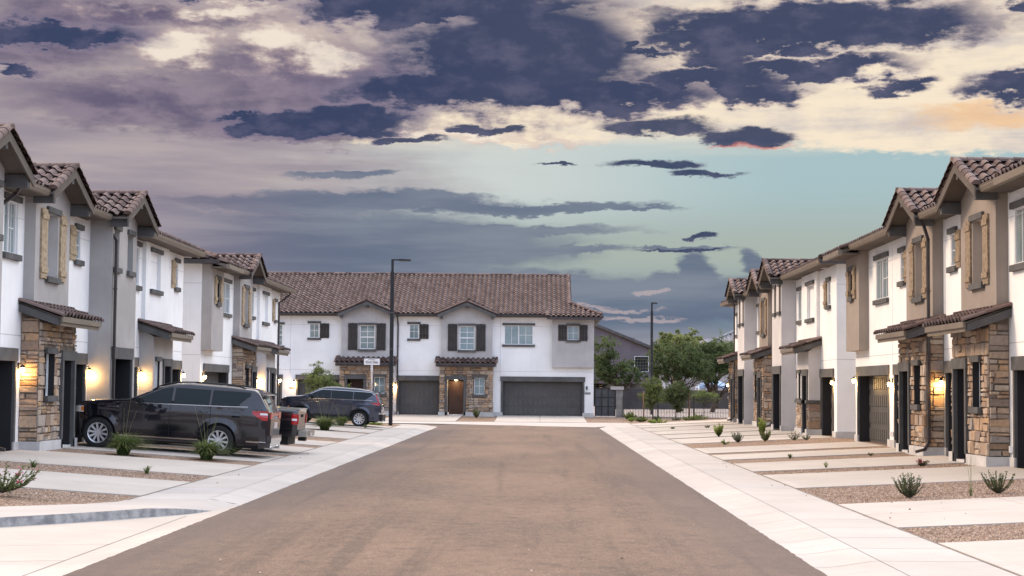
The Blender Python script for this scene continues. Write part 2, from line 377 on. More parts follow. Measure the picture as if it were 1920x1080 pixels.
def wall_grid(mb, x0, x1, z0, z1, y, holes, extra=()):
    xs = sorted({x0, x1, *[min(max(h[i], x0), x1) for h in holes for i in (0, 1)]}); zs = sorted({z0, z1, *[min(max(h[i], z0), z1) for h in holes for i in (2, 3)]})
    for a, b in zip(xs, xs[1:]):
        for c, d in zip(zs, zs[1:]):
            mx, mz = (a + b) / 2, (c + d) / 2
            if any(h[0] < mx < h[1] and h[2] < mz < h[3] for h in holes): continue
            mb.face([(a, y, c), (b, y, c), (b, y, d), (a, y, d)])
def reveals(mb, h, y, depth, floor=True):
    a, b, c, d = h; e = y + depth
    mb.face([(a, y, c), (a, e, c), (a, e, d), (a, y, d)]); mb.face([(b, y, c), (b, y, d), (b, e, d), (b, e, c)])
    mb.face([(a, y, d), (a, e, d), (b, e, d), (b, y, d)])
    if floor: mb.face([(a, y, c), (b, y, c), (b, e, c), (a, e, c)])

def stone_face(mb, x0, x1, z0, z1, holes, place, rnd):
    """random ledge stones; place(s, z, out) -> point"""
    z = z0
    while z < z1 - .02:
        h = min(rnd.choice((.08, .11, .15, .19, .24, .30)), z1 - z)
        if z1 - z - h < .05: h = z1 - z
        x = x0
        while x < x1 - .01:
            w_ = min(rnd.uniform(.10, .26) + h * rnd.uniform(.3, 1.2), x1 - x)
            if x1 - x - w_ < .08: w_ = x1 - x
            subs = [(x, x + w_, z, z + h)]
            if h > .18 and rnd.random() < .4: k = rnd.uniform(.4, .6); subs = [(x, x + w_, z, z + h * k), (x, x + w_, z + h * k, z + h)]
            for a, b, c, d in subs:
                cut = [(a, b)]
                for H_ in holes:
                    if not (d <= H_[2] + .02 or c >= H_[3] - .02):
                        new = []
                        for (p, q) in cut:
                            if q <= H_[0] or p >= H_[1]: new.append((p, q))
                            else:
                                if p < H_[0] - .03: new.append((p, H_[0]))
                                if q > H_[1] + .03: new.append((H_[1], q))
                        cut = new
                for (p, q) in cut:
                    g = .008; t = rnd.random(); o = rnd.uniform(.02, .055); j = lambda: rnd.uniform(-.024, .024)
                    ins = .014
                    A = [place(p + g + (j() if p > x0 else 0), c + g + j(), .0), place(q - g + (j() if q < x1 else 0), c + g + j(), .0), place(q - g + (j() if q < x1 else 0), d - g + j(), .0), place(p + g + (j() if p > x0 else 0), d - g + j(), .0)]
                    B = [place(p + g + ins, c + g + ins, o + j() * .6), place(q - g - ins, c + g + ins, o + j() * .6), place(q - g - ins, d - g - ins, o + j() * .6), place(p + g + ins, d - g - ins, o + j() * .6)]
                    mb.faces(A + B, [(4, 5, 6, 7), (0, 1, 5, 4), (1, 2, 6, 5), (2, 3, 7, 6), (3, 0, 4, 7)], t)
            x += w_
        z += h

# ---------------------------------------------------------------- house parts (local frame: x along the front, y into the house, z up)
def window(par, x0, x1, z0, z1, y, depth=.1, kind='grid', blind=True, lintel=True, ov=.12):
    fy = y + depth; f = MB(); t = .045
    for (a, b, c, d) in ((x0, x0 + t, z0, z1), (x1 - t, x1, z0, z1), (x0 + t, x1 - t, z0, z0 + t), (x0 + t, x1 - t, z1 - t, z1)): f.box(a, b, fy - .05, fy + .03, c, d)
    mx, mz = (x0 + x1) / 2, (z0 + z1) / 2; th = .012
    def grid(a, b, c, d, nx, nz):
        for i in range(1, nx): q = a + (b - a) * i / nx; f.box(q - th, q + th, fy - .018, fy + .002, c, d)
        for i in range(1, nz): q = c + (d - c) * i / nz; f.box(a, b, fy - .017, fy + .001, q - th, q + th)
    if kind == 'slide': f.box(mx - .03, mx + .03, fy - .04, fy, z0 + t, z1 - t); grid(mx + .03, x1 - t, z0 + t, z1 - t, 2, 2); grid(x0 + t, mx - .03, z0 + t, z1 - t, 2, 1)
    elif kind == 'hung': f.box(x0 + t, x1 - t, fy - .04, fy, mz - .03, mz + .03); grid(x0 + t, x1 - t, mz, z1 - t, 2, 2); grid(x0 + t, x1 - t, z0 + t, mz, 2, 2)
    elif kind == 'grid': grid(x0 + t, x1 - t, z0 + t, z1 - t, 2, 2)
    wnd = f.build('window', vinyl, par)
    g = MB(); g.face([(x0 + t, fy, z0 + t), (x1 - t, fy, z0 + t), (x1 - t, fy, z1 - t), (x0 + t, fy, z1 - t)]); g.build('pane', glassb if blind else glassd, wnd)
    if lintel:
        l = MB(); l.box(x0 - ov, x1 + ov, y - .07, y + .001, z1 + .0, z1 + .14); l.build('lintel', trim, wnd)
        l = MB(); l.box(x0 - ov, x1 + ov, y - .09, y + .001, z0 - .14, z0 - .0); l.build('sill', trim, wnd)
    return wnd
def shutter(par, x0, x1, z0, z1, y, m):
    s = MB(); n = 3 if x1 - x0 > .4 else 2; w_ = (x1 - x0) / n
    for i in range(n): s.box(x0 + i * w_ + .006, x0 + (i + 1) * w_ - .006, y - .05, y - .001, z0 + .01 * (i % 2), z1 - .012 * ((i + 1) % 2))
    for z in (z0 + .14, z1 - .26): s.box(x0 - .005, x1 + .005, y - .075, y - .051, z, z + .13)
    return s.build('shutter', m, par)
def garage(par, x0, x1, zt, y=0, depth=.35):
    d = MB(); fy = y + depth
    d.box(x0, x1, fy, fy + .05, .0, zt); n = max(8, round((x1 - x0) / .31)); H = zt / 4
    for r in range(4):
        d.box(x0, x1, fy - .006, fy, r * H + .005, r * H + .012)
        for i in range(n):
            a = x0 + .06 + (x1 - x0 - .12) * i / n; b = x0 + .06 + (x1 - x0 - .12) * (i + 1) / n
            d.hexa([(a + .025, fy, r * H + .09), (b - .025, fy, r * H + .09), (b - .025, fy, (r + 1) * H - .07), (a + .025, fy, (r + 1) * H - .07)][:0] or
                   [(a + .02, fy - .001, r * H + .08), (b - .02, fy - .001, r * H + .08), (b - .02, fy + .001, r * H + .08), (a + .02, fy + .001, r * H + .08),
                    (a + .02, fy - .001, (r + 1) * H - .06), (b - .02, fy - .001, (r + 1) * H - .06), (b - .02, fy + .001, (r + 1) * H - .06), (a + .02, fy + .001, (r + 1) * H - .06)])
            d.box(a + .04, b - .04, fy - .026, fy - .001, r * H + .10, (r + 1) * H - .08)
    g = d.build('garage_door', gdoor, par)
    t = MB(); t.box(x0 - .16, x1 + .16, y - .06, y + .001, zt, zt + .30); t.box(x0 - .12, x0, y - .04, y + .001, .22, zt); t.box(x1, x1 + .12, y - .04, y + .001, .22, zt)
    reveals(t, (x0, x1, 0, zt), y, depth, False)
    t.build('door_trim', trim, g)
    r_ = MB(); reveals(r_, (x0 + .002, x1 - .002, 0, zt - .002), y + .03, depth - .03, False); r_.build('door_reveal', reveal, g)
    return g
LAMPS = []
def lantern(par, x, z, y, lit=True, power=11):
    m = MB(); m.box(x - .05, x + .05, y - .02, y + .001, z - .02, z + .14); m.tube([(x, y - .02, z + .10), (x, y - .08, z + .13), (x, y - .11, z + .08)], .012, 6)
    m.tube([(x, y - .11, z + .09), (x, y - .11, z + .02)], [.02, .085], 8)
    b = m.build('wall_lamp', metalk, par)
    g = MB(); g.tube([(x, y - .11, z + .018), (x, y - .11, z - .06), (x, y - .11, z - .10)], [.045, .05, .03], 8); g.build('lamp_glass', lampglow if lit else glassd, b)
    if lit:
        ld = bpy.data.lights.new('lamp_light', 'POINT'); ld.energy = power; ld.color = (1, .58, .20); ld.shadow_soft_size = .05
        lo = bpy.data.objects.new('lamp_light', ld); lo.location = (x, y - .16, z - .16); link(lo, b)
def plaque(par, x, z, y):
    m = MB(); m.box(x - .17, x + .17, y - .02, y + .001, z - .06, z + .06); b = m.build('house_number', metalk, par)
    text_mesh('number', '43244', .11, vinyl, b, (x, y - .024, z), (R(90), 0, 0))
def front_gable(P, cx, hw, prot, zf=6.18, slope=.42, seed=1):
    """little gable roof over a bay; P: dict of MBs"""
    y0 = -(prot + .55); y1 = 2.4; zp = zf + hw * slope; L = hw * math.sqrt(1 + slope * slope)
    for sgn in (-1, 1):
        n = Vector((sgn * slope, 0, 1)).normalized()
        if sgn < 0: tiles(P['tile'], (cx - hw, y1, zf + .02), (0, -1, 0), (1, 0, slope), n, y1 - y0, L, seed=seed)
        else: tiles(P['tile'], (cx + hw, y0, zf + .02), (0, 1, 0), (-1, 0, slope), n, y1 - y0, L, seed=seed + 1)
        # deck under the tiles + bargeboard + fascia
        a, b = Vector((cx + sgn * hw, y0 + .02, zf - .05)), Vector((cx, y0 + .02, zp - .05))
        for (q0, q1, h, mb) in ((y0 + .02, y0 + .06, .17, P['barge']),):
            mb.hexa([(a.x, q0, a.z - h), (b.x, q0, b.z - h), (b.x, q1, b.z - h), (a.x, q1, a.z - h), (a.x, q0, a.z + .05), (b.x, q0, b.z + .05), (b.x, q1, b.z + .05), (a.x, q1, a.z + .05)])
        P['soffit'].hexa([(a.x, y0 + .06, a.z - .03), (b.x, y0 + .06, b.z - .03), (b.x, y1, b.z - .03), (a.x, y1, a.z - .03), (a.x, y0 + .06, a.z + .02), (b.x, y0 + .06, b.z + .02), (b.x, y1, b.z + .02), (a.x, y1, a.z + .02)])
        caps(P['tile'], (cx + sgn * (hw + .0), y0 + .05, zf + .06), (cx + sgn * .03, y0 + .05, zp + .06), .12, .34, seed=seed)
        P['beam'].box(cx + sgn * (hw - .22) - .08, cx + sgn * (hw - .22) + .08, y0 + .08, -prot + .02, zf - .27, zf + .01)
    P['beam'].box(cx - .08, cx + .08, y0 + .08, -prot + .02, zp - .38, zp - .12)
    caps(P['tile'], (cx, y0 - .02, zp + .05), (cx, y1, zp + .05), .12, .38, seed=seed)
def shed_roof(P, x0, x1, prot, zl=3.16, zw=3.52, seed=5):
    yo = -(prot + .62); s = (zw - zl) / (-yo); n = Vector((0, -s, 1)).normalized()
    tiles(P['tile'], (x0, yo, zl + .03), (1, 0, 0), (0, 1, s), n, x1 - x0, -yo * math.sqrt(1 + s * s), seed=seed)
    P['soffit'].hexa([(x0, yo + .03, zl - .03), (x1, yo + .03, zl - .03), (x1, 0, zw - .03), (x0, 0, zw - .03), (x0, yo + .03, zl + .01), (x1, yo + .03, zl + .01), (x1, 0, zw + .01), (x0, 0, zw + .01)])
    P['gut'].box(x0 + .02, x1 - .02, yo - .0, yo + .05, zl - .10, zl + .03)
    P['gut'].box(x0 + .06, x1 - .06, yo + .05, yo + .09, zl - .19, zl - .02)
    for x in (x0, x1):
        a, b = (x, x + .04) if x == x0 else (x - .04, x)
        P['beam'].hexa([(a, yo + .09, zl - .19), (b, yo + .09, zl - .19), (b, 0, zw - .22), (a, 0, zw - .22), (a, yo + .09, zl + .0), (b, yo + .09, zl + .0), (b, 0, zw + .0), (a, 0, zw + .0)])
        caps(P['tile'], (x, yo + .0, zl + .05), (x, 0, zw + .05), .085, .5, seed=seed)

def house(name, loc, rz, L, els, label, mirror=False, depth=12.4, skirt=None, shut=woodsh, seed=0, vents=()):
    """els: list of (kind, ...) along the front; mirror flips the layout left-right"""
    H = empty(name, loc, rz, label=label, cat='townhouse', group='rows of two storey townhouses')
    mx = (lambda a, b: (L - b, L - a)) if mirror else (lambda a, b: (a, b))
    P = {k: MB() for k in ('tile', 'barge', 'beam', 'soffit', 'gut', 'pipe', 'joint')}
    wallm, bayw, holes = MB(), MB(), []
    zE = 6.12
    gables, lows = [], []
    rnd = random.Random(seed)
    for e in els:
        k = e[0]; a, b = mx(e[1], e[2])
        if k == 'garage':
            zt = 2.12; holes.append((a, b, 0, zt)); garage(H, a, b, zt)
        elif k == 'win':
            z0, z1 = e[3], e[4]; holes.append((a, b, z0, z1)); wd = window(H, a, b, z0, z1, 0, e[6] if len(e) > 6 else .06, e[5], e[7] if len(e) > 7 else True)
            r_ = MB(); reveals(r_, (a, b, z0, z1), 0, (e[6] if len(e) > 6 else .06)); r_.build('reveal', white, wd)
        elif k == 'shut': shutter(H, a, b, e[3], e[4], 0, shut)
        elif k == 'bay':        # upper bay; e: s0,s1,prot,zbot,gable,win(s0,s1,z0,z1)|None, shutters
            prot, zb, gab, win, sh = e[3:8]
            m = MB(); hs = []
            if win:
                wa, wb = mx(win[0], win[1]); hs = [(wa, wb, win[2], win[3])]
                wd = window(H, wa, wb, win[2], win[3], -prot, win[4], 'hung' if wb - wa > .7 else 'grid', True, True, .1)
                r_ = MB(); reveals(r_, hs[0], -prot, win[4]); r_.build('reveal', greige if gab is not None else white, wd)
            zt = zE + .02; wall_grid(m, a, b, zb, zt, -prot, hs)
            m.face([(a, -prot, zb), (a, 0, zb), (a, 0, zt), (a, -prot, zt)][::-1]); m.face([(b, -prot, zb), (b, 0, zb), (b, 0, zt), (b, -prot, zt)])
            m.face([(a, -prot, zb), (b, -prot, zb), (b, 0, zb), (a, 0, zb)][::-1])
            if gab:
                c = (a + b) / 2; hw = gab; zp = 6.18 + hw * .42 - .06; q = (b - a) / 2; ze = 6.18 + (hw - q) * .42 - .06
                m.face([(a, -prot, zt), (b, -prot, zt), (b, -prot, ze), (c, -prot, zp), (a, -prot, ze)]); gables.append((c, hw, prot))
            m.build('bay_wall', e[8] if len(e) > 8 else greige, H)
            for (s0, s1, z0, z1) in sh: p_, q_ = mx(s0, s1); shutter(H, p_, q_, z0, z1, -prot, shut)
            if e[4] > 3.0 and zb < 5 and not gab and len(e) > 9: lows.append((a, b, prot))
        elif k == 'endbay':
            prot, zb, win, sh = e[3:7]; m = MB(); hs = []
            if win:
                wa, wb = mx(win[0], win[1]); hs = [(wa, wb, win[2], win[3])]
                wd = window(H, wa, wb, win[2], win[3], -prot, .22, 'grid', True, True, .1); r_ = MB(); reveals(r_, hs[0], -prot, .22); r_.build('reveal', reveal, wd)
            zt = zE + .02; wall_grid(m, a, b, zb, zt, -prot, hs)
            m.face([(a, -prot, zb), (a, 0, zb), (a, 0, zt), (a, -prot, zt)][::-1]); m.face([(b, -prot, zb), (b, 0, zb), (b, 0, zt), (b, -prot, zt)])
            m.face([(a, -prot, zb), (b, -prot, zb), (b, 0, zb), (a, 0, zb)][::-1]); m.build('bay_wall', greige, H)
            for (s0, s1, z0, z1) in sh: p_, q_ = mx(s0, s1); shutter(H, p_, q_, z0, z1, -prot, shut)
            lows.append((a, b, prot))
        elif k == 'porch':      # s0,s1,prot,style,door(s0,s1),win(s0,s1),roof pad
            prot, style, door, win = e[3:7]; da, db = mx(*door); wa, wb = mx(*win); zt = 3.08
            hs = [(da, db, 0, 2.18), (wa, wb, 1.30, 2.32)] if style != 'wains' else [(da, db, 0, 2.18), (wa, wb, 1.34, 2.28)]
            m = MB(); wall_grid(m, a, b, 0, zt, -prot, hs)
            m.face([(a, -prot, 0), (a, 0, 0), (a, 0, zt + .3), (a, -prot, zt)][::-1]); m.face([(b, -prot, 0), (b, 0, 0), (b, 0, zt + .3), (b, -prot, zt)])
            pw = m.build('porch_wall', mortar if style == 'stone' else (greige if style == 'stucco' else paleg), H)
            if style in ('stone', 'wains'):
                st = MB(); ztop = zt - .02 if style == 'stone' else 1.16; zb = .22
                hs2 = [(da - .14, db + .14, 0, 2.42), (wa - .02, wb + .02, 1.16, 2.34)]
                hs2.append((wa - .12, wb + .12, 1.15, 1.30)); hs2.append((wa - .12, wb + .12, 2.30, 2.46))
                stone_face(st, a - .03, b + .03, zb, ztop, hs2, lambda s, z, o: (s, -prot - .005 - o, z), rnd)
                stone_face(st, -prot, 0, zb, ztop + (.0 if style == 'wains' else .1), [], lambda s, z, o: (a - .004 - o, s, z), rnd)
                stone_face(st, -prot, 0, zb, ztop + (.0 if style == 'wains' else .1), [], lambda s, z, o: (b + .004 + o, -prot - s, z), rnd)
                st.build('stone_veneer', stonem, pw) if style == 'stone' else build_split(st, 'stone_veneer', stonem, pw, .03)
                if style == 'wains':
                    cp = MB(); cp.box(a - .09, da, -prot - .10, .0, 1.16, 1.28); cp.box(db, b + .09, -prot - .10, .0, 1.16, 1.28) ; build_split(cp, 'stone_cap', trim, pw)
            oy = -prot - (.05 if style == 'stone' else 0)
            wd = window(H, wa, wb, hs[1][2], hs[1][3], oy, .12 if style != 'stone' else .2, 'grid', True, True, .09)
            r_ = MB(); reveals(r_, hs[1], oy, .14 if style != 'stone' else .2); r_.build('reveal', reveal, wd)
            # entrance recess
            dr = MB(); dr.box(da + .06, db - .06, -prot + .98, -prot + 1.03, .06, 2.1)
            for (c0, c1, d0, d1) in ((.14, .86, .18, .95), (.14, .86, 1.08, 1.98)):
                wdt = db - da - .12; dr.box(da + .06 + wdt * c0, da + .06 + wdt * c1, -prot + .965, -prot + .981, d0, d1); dr.box(da + .06 + wdt * (c0 + .06), da + .06 + wdt * (c1 - .06), -prot + .955, -prot + .9655, d0 + .07, d1 - .07)
            dd = dr.build('front_door', doorm, H)
            hd = MB(); hx = db - .16 if not mirror else da + .16; hd.tube([(hx, -prot + .98, 1.0), (hx, -prot + .90, 1.0)], .03, 8); hd.tube([(hx, -prot + .98, 1.22), (hx, -prot + .93, 1.22)], .03, 8); hd.build('door_handle', gutterm, dd)
            fr = MB(); fr.box(da - .13, da, oy - .05, -prot + .01, .0, 2.18); fr.box(db, db + .13, oy - .05, -prot + .01, .0, 2.18); fr.box(da - .17, db + .17, oy - .06, -prot + .01, 2.18, 2.42); fr.build('door_trim', trim, dd)
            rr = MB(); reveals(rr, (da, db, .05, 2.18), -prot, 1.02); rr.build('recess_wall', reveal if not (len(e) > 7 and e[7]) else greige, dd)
            if len(e) > 7 and e[7]:
                ld = bpy.data.lights.new('recess_light', 'POINT'); ld.energy = e[7]; ld.color = (1, .7, .38); ld.shadow_soft_size = .06
                lo = bpy.data.objects.new('recess_light', ld); lo.location = ((da + db) / 2, -prot + .5, 2.05); link(lo, dd)
                cn = MB(); cn.tube([((da + db) / 2, -prot + .5, 2.17), ((da + db) / 2, -prot + .5, 2.13)], .08, 10); cn.build('ceiling_lamp', lampglow, dd)
            holes.append((a + .2, b - .2, 0, 2.3))
            pl = MB(); pl.box(a - .09, da - .002, -prot - .10, .02, -.1, .215); pl.box(db + .002, b + .09, -prot - .10, .02, -.1, .215); pl.box(da, db, -prot - .04, -prot + 1.0, -.1, .055); build_split(pl, 'plinth', plinthm, H, 1e-4)
            shed_roof(P, a - .25, b + .25, prot, seed=seed + int(a * 7))
        elif k == 'tall':       # full height gabled bay with entry recess and two narrow windows
            prot, door, wins, gab, col = e[3:8]; da, db = mx(*door); hs = [(da, db, 0, 2.3)]
            m = MB(); hs2 = []
            for (s0, s1) in wins:
                p_, q_ = mx(s0, s1); hs.append((p_, q_, 4.82, 5.86)); wd = window(H, p_, q_, 4.82, 5.86, -prot, .25, 'grid', True, True, .08)
                r_ = MB(); reveals(r_, (p_, q_, 4.82, 5.86), -prot, .25); r_.build('reveal', greige, wd)
            zt = zE + .02; wall_grid(m, a, b, 0, zt, -prot, hs)
            m.face([(a, -prot, 0), (a, 0, 0), (a, 0, zt), (a, -prot, zt)][::-1]); m.face([(b, -prot, 0), (b, 0, 0), (b, 0, zt), (b, -prot, zt)])
            c = (a + b) / 2; hw = gab; zp = 6.18 + hw * .42 - .06; q = (b - a) / 2; ze = 6.18 + (hw - q) * .42 - .06
            m.face([(a, -prot, zt), (b, -prot, zt), (b, -prot, ze), (c, -prot, zp), (a, -prot, ze)]); gables.append((c, hw, prot)); m.build('bay_wall', col, H)
            dr = MB(); dr.box(da + .3, db - .3, -prot + 1.3, -prot + 1.35, .06, 2.1); dr.box(da + .45, db - .45, -prot + 1.285, -prot + 1.3, .2, .95); dr.box(da + .45, db - .45, -prot + 1.285, -prot + 1.3, 1.1, 2.0); dd = dr.build('front_door', doorm, H)
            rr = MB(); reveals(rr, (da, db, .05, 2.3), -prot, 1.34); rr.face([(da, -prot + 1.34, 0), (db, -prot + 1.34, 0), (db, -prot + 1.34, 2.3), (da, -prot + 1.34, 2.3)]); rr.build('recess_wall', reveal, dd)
            fr = MB(); fr.box(da - .13, da, -prot - .05, -prot + .001, .22, 2.3); fr.box(db, db + .13, -prot - .05, -prot + .001, .22, 2.3); fr.box(da - .17, db + .17, -prot - .06, -prot + .001, 2.3, 2.62); fr.build('door_trim', trim, dd)
            holes.append((a + .2, b - .2, 0, 2.4))
            pl = MB(); pl.box(a - .03, da - .002, -prot - .04, .02, -.1, .215); pl.box(db + .002, b + .03, -prot - .04, .02, -.1, .215); build_split(pl, 'plinth', plinthm, H)
        elif k == 'lamp': lantern(H, mx(e[1], e[1])[0], e[2], e[3], *(e[4:]))
        elif k == 'pipe':
            x = mx(e[1], e[1])[0]; yy = e[3]
            pts = [(x, -.58, 6.02), (x, -.50, 5.88), (x, yy, 5.55), (x, yy, .35), (x, yy - .12, .16), (x, yy - .34, .10)]
            P['pipe'].rtube(pts, .045, .035)
            for z in (4.2, 2.6, .9): P['pipe'].box(x - .07, x + .07, yy - .045, yy + .05, z, z + .03)
        elif k == 'joint': x = mx(e[1], e[1])[0]; P['joint'].box(x - .008, x + .008, -.004, .001, 2.5, 6.0)
        elif k == 'plaque': plaque(H, mx(e[1], e[1])[0], e[2], e[3])
        elif k == 'meter':
            m = MB(); x = mx(e[1], e[1])[0]; m.box(x - .05, x + .05, -.06, .001, .32, .46); m.build('outlet_box', vinyl, H)
    # main walls
    wall_grid(wallm, 0, L, 0, zE, 0, holes)
    for x, fl in ((0, 1), (L, 0)):
        q = [(x, 0, 0), (x, depth, 0), (x, depth, zE), (x, 0, zE)]; wallm.face(q[::-1] if fl else q)
    wallm.face([(L, depth, 0), (0, depth, 0), (0, depth, zE), (L, depth, zE)])
    slope = .417; ov = .6; ze = 6.17
    half = depth / 2 + ov
    zr = ze + slope * half
    SK = 1.6
    g0 = SK if skirt in ('left', 'both') else 0; g1 = L - SK if skirt in ('right', 'both') else L
    for x in (g0, g1): wallm.face([(x, -.3, 6.0), (x, depth + .3, 6.0), (x, depth / 2, zr - .15)])
    wallm.build('wall', white, H)
    # plinth under plain wall bits
    pl = MB(); cuts = sorted([h[:2] for h in holes if h[2] == 0]); x = 0
    for (p_, q_) in cuts:
        if p_ - x > .03: pl.box(x - (.03 if x == 0 else 0), p_ - .001, -.05, .02, -.12, .22)
        x = max(x, q_)
    if L - x > .03: pl.box(x, L + .03, -.05, .02, -.12, .22)
    pl.box(-.03, .0, .02, depth, -.12, .22); pl.box(L, L + .03, .02, depth, -.12, .22)
    build_split(pl, 'plinth', plinthm, H)
    P['joint'].box(0, L, -.003, .001, 2.72, 2.735); P['joint'].box(0, L, -.003, .001, 5.50, 5.512)
    # side joints
    for x in (0, L): P['joint'].box(x - .003, x + .003, 0, depth, 2.72, 2.735); P['joint'].box(x - .003, x + .003, 0, depth, 5.35, 5.365)
    # roof
    n = Vector((0, -slope, 1)).normalized(); SL = math.sqrt(1 + slope * slope)
    e0 = .45 if skirt in ('left', 'both') else .3; e1 = .45 if skirt in ('right', 'both') else .3
    def clipf(u, v):
        x = u - e0; yh = v / SL
        for (c, hw, pr) in gables:
            if abs(x - c) < hw - .15 and yh < ov + (hw - abs(x - c)) * .42 / slope - .12: return False
        if skirt in ('left', 'both') and x < g0 - .12 and yh > x + e0 + .12: return False
        if skirt in ('right', 'both') and x > g1 + .12 and yh > L - x + e1 + .12: return False
        return True
    tiles(P['tile'], (-e0, -ov, ze + .03), (1, 0, 0), (0, 1, slope), n, L + e0 + e1, half * SL, clipf, seed=seed)
    P['tile'].face([(-e0 + (g0 + e0 - .1 if g0 else 0), depth / 2, zr + .05), (g1 + (.1 if g1 < L else e1), depth / 2, zr + .05), (g1 + (.1 if g1 < L else e1), depth + ov, ze), (-e0 + (g0 + e0 - .1 if g0 else 0), depth + ov, ze)], .4)
    caps(P['tile'], (g0 - .3, depth / 2, zr + .07), (g1 + .3, depth / 2, zr + .07), .13, .38, seed=seed)
    dk = P['soffit']
    xa, xb = g0 - .1 if g0 else -e0, g1 + .1 if g1 < L else L + e1
    zi = ze + slope * (ov + .04)
    dk.hexa([(xa, .04, zi - .05), (xb, .04, zi - .05), (xb, depth / 2, zr - .05), (xa, depth / 2, zr - .05), (xa, .04, zi + .02), (xb, .04, zi + .02), (xb, depth / 2, zr + .02), (xa, depth / 2, zr + .02)])
    # skirts
    for side in ('left', 'right'):
        x_w = 0 if side == 'left' else L; sg = -1 if side == 'left' else 1; gx = g0 if side == 'left' else g1
        if skirt in (side, 'both'):
            nn = Vector((sg * slope, 0, 1)).normalized(); eo = .45
            def cl(u, v, sg=sg):
                yy = (u if sg > 0 else depth + 2 * ov - u); return yy > v / SL - .1 and yy < depth + 2 * ov - v / SL + .1
            o_ = (x_w + sg * eo, -ov, ze + .03) if sg > 0 else (x_w - eo, depth + ov, ze + .03)
            tiles(P['tile'], o_, (0, sg, 0), (-sg, 0, slope), nn, depth + 2 * ov, (SK + eo) * SL, cl, seed=seed + 2)
            z1 = ze + slope * (SK + eo)
            caps(P['tile'], (x_w + sg * eo, -ov, ze + .10), (gx, SK + eo - ov, z1 + .09), .12, .38, seed=seed)
            dk.hexa([(x_w + sg * eo, -ov + .05, ze - .04), (x_w + sg * eo, depth + ov, ze - .04), (gx, depth, z1 - .05), (gx, SK + eo - ov, z1 - .05)] + [(x_w + sg * eo, -ov + .05, ze + .01), (x_w + sg * eo, depth + ov, ze + .01), (gx, depth, z1), (gx, SK + eo - ov, z1)])
            dk.hexa([(x_w, -ov + .05, ze - .05), (gx, -ov + .05, ze - .05), (gx, SK + eo - ov, z1 - .05), (gx - sg * .01, SK + eo - ov, z1 - .05), (x_w, -ov + .05, ze + .0), (gx, -ov + .05, ze + .0), (gx, SK + eo - ov, z1 + .0), (gx - sg * .01, SK + eo - ov, z1 + .0)])
            P['pipe'].box(x_w + sg * eo, x_w + sg * (eo + .11), -ov - .08, depth + ov, ze - .13, ze + .02)
            dk.box(x_w, x_w + sg * eo, 0, depth, ze - .10, ze - .06)
            for sg2 in (1,):   # rake of the upper gable
                P['barge'].hexa([(gx + sg * .12, SK + eo - ov - .3, z1 - .18), (gx + sg * .16, SK + eo - ov - .3, z1 - .18), (gx + sg * .16, depth / 2, zr - .12), (gx + sg * .12, depth / 2, zr - .12), (gx + sg * .12, SK + eo - ov - .3, z1 + .02), (gx + sg * .16, SK + eo - ov - .3, z1 + .02), (gx + sg * .16, depth / 2, zr + .06), (gx + sg * .12, depth / 2, zr + .06)])
            caps(P['tile'], (gx + sg * .12, SK + eo - ov, z1 + .09), (gx + sg * .12, depth / 2, zr + .09), .09, .38, seed=seed)
        else:
            eo = .3
            caps(P['tile'], (x_w + sg * eo, -ov, ze + .09), (x_w + sg * eo, depth / 2, zr + .09), .09, .38, seed=seed)
            P['barge'].hexa([(x_w + sg * (eo - .03), -ov, ze - .14), (x_w + sg * (eo + .01), -ov, ze - .14), (x_w + sg * (eo + .01), depth / 2, zr - .12), (x_w + sg * (eo - .03), depth / 2, zr - .12), (x_w + sg * (eo - .03), -ov, ze + .03), (x_w + sg * (eo + .01), -ov, ze + .03), (x_w + sg * (eo + .01), depth / 2, zr + .05), (x_w + sg * (eo - .03), depth / 2, zr + .05)])
    # gutters between gables
    segs = [(-e0, L + e1)]
    for (c, hw, pr) in gables:
        new = []
        for (p_, q_) in segs:
            if q_ <= c - hw or p_ >= c + hw: new.append((p_, q_)); continue
            if p_ < c - hw: new.append((p_, c - hw - .02))
            if q_ > c + hw: new.append((c + hw + .02, q_))
        segs = new
    for (p_, q_) in segs:
        G = P['gut']; y = -ov
        pr_ = [(y + .02, ze - .12), (y - .07, ze - .11), (y - .11, ze - .03), (y - .11, ze + .02), (y - .12, ze + .02), (y - .12, ze + .035), (y - .095, ze + .035), (y - .095, ze - .02), (y + .02, ze - .02)]
        G.faces([(p_, *a_) for a_ in pr_] + [(q_, *a_) for a_ in pr_], [(i, (i + 1) % 9, 9 + (i + 1) % 9, 9 + i) for i in range(9)] + [tuple(range(8, -1, -1)), tuple(range(9, 18))])
        P['soffit'].box(p_, q_, -ov + .02, .0, ze - .12, ze - .085)
        P['soffit'].hexa([(p_, -ov + .05, ze - .04), (q_, -ov + .05, ze - .04), (q_, .04, zi - .05), (p_, .04, zi - .05), (p_, -ov + .05, ze + .02), (q_, -ov + .05, ze + .02), (q_, .04, zi + .02), (p_, .04, zi + .02)])
        P['soffit'].box(p_, q_, -ov + .02, -ov + .05, ze - .085, ze + .02)
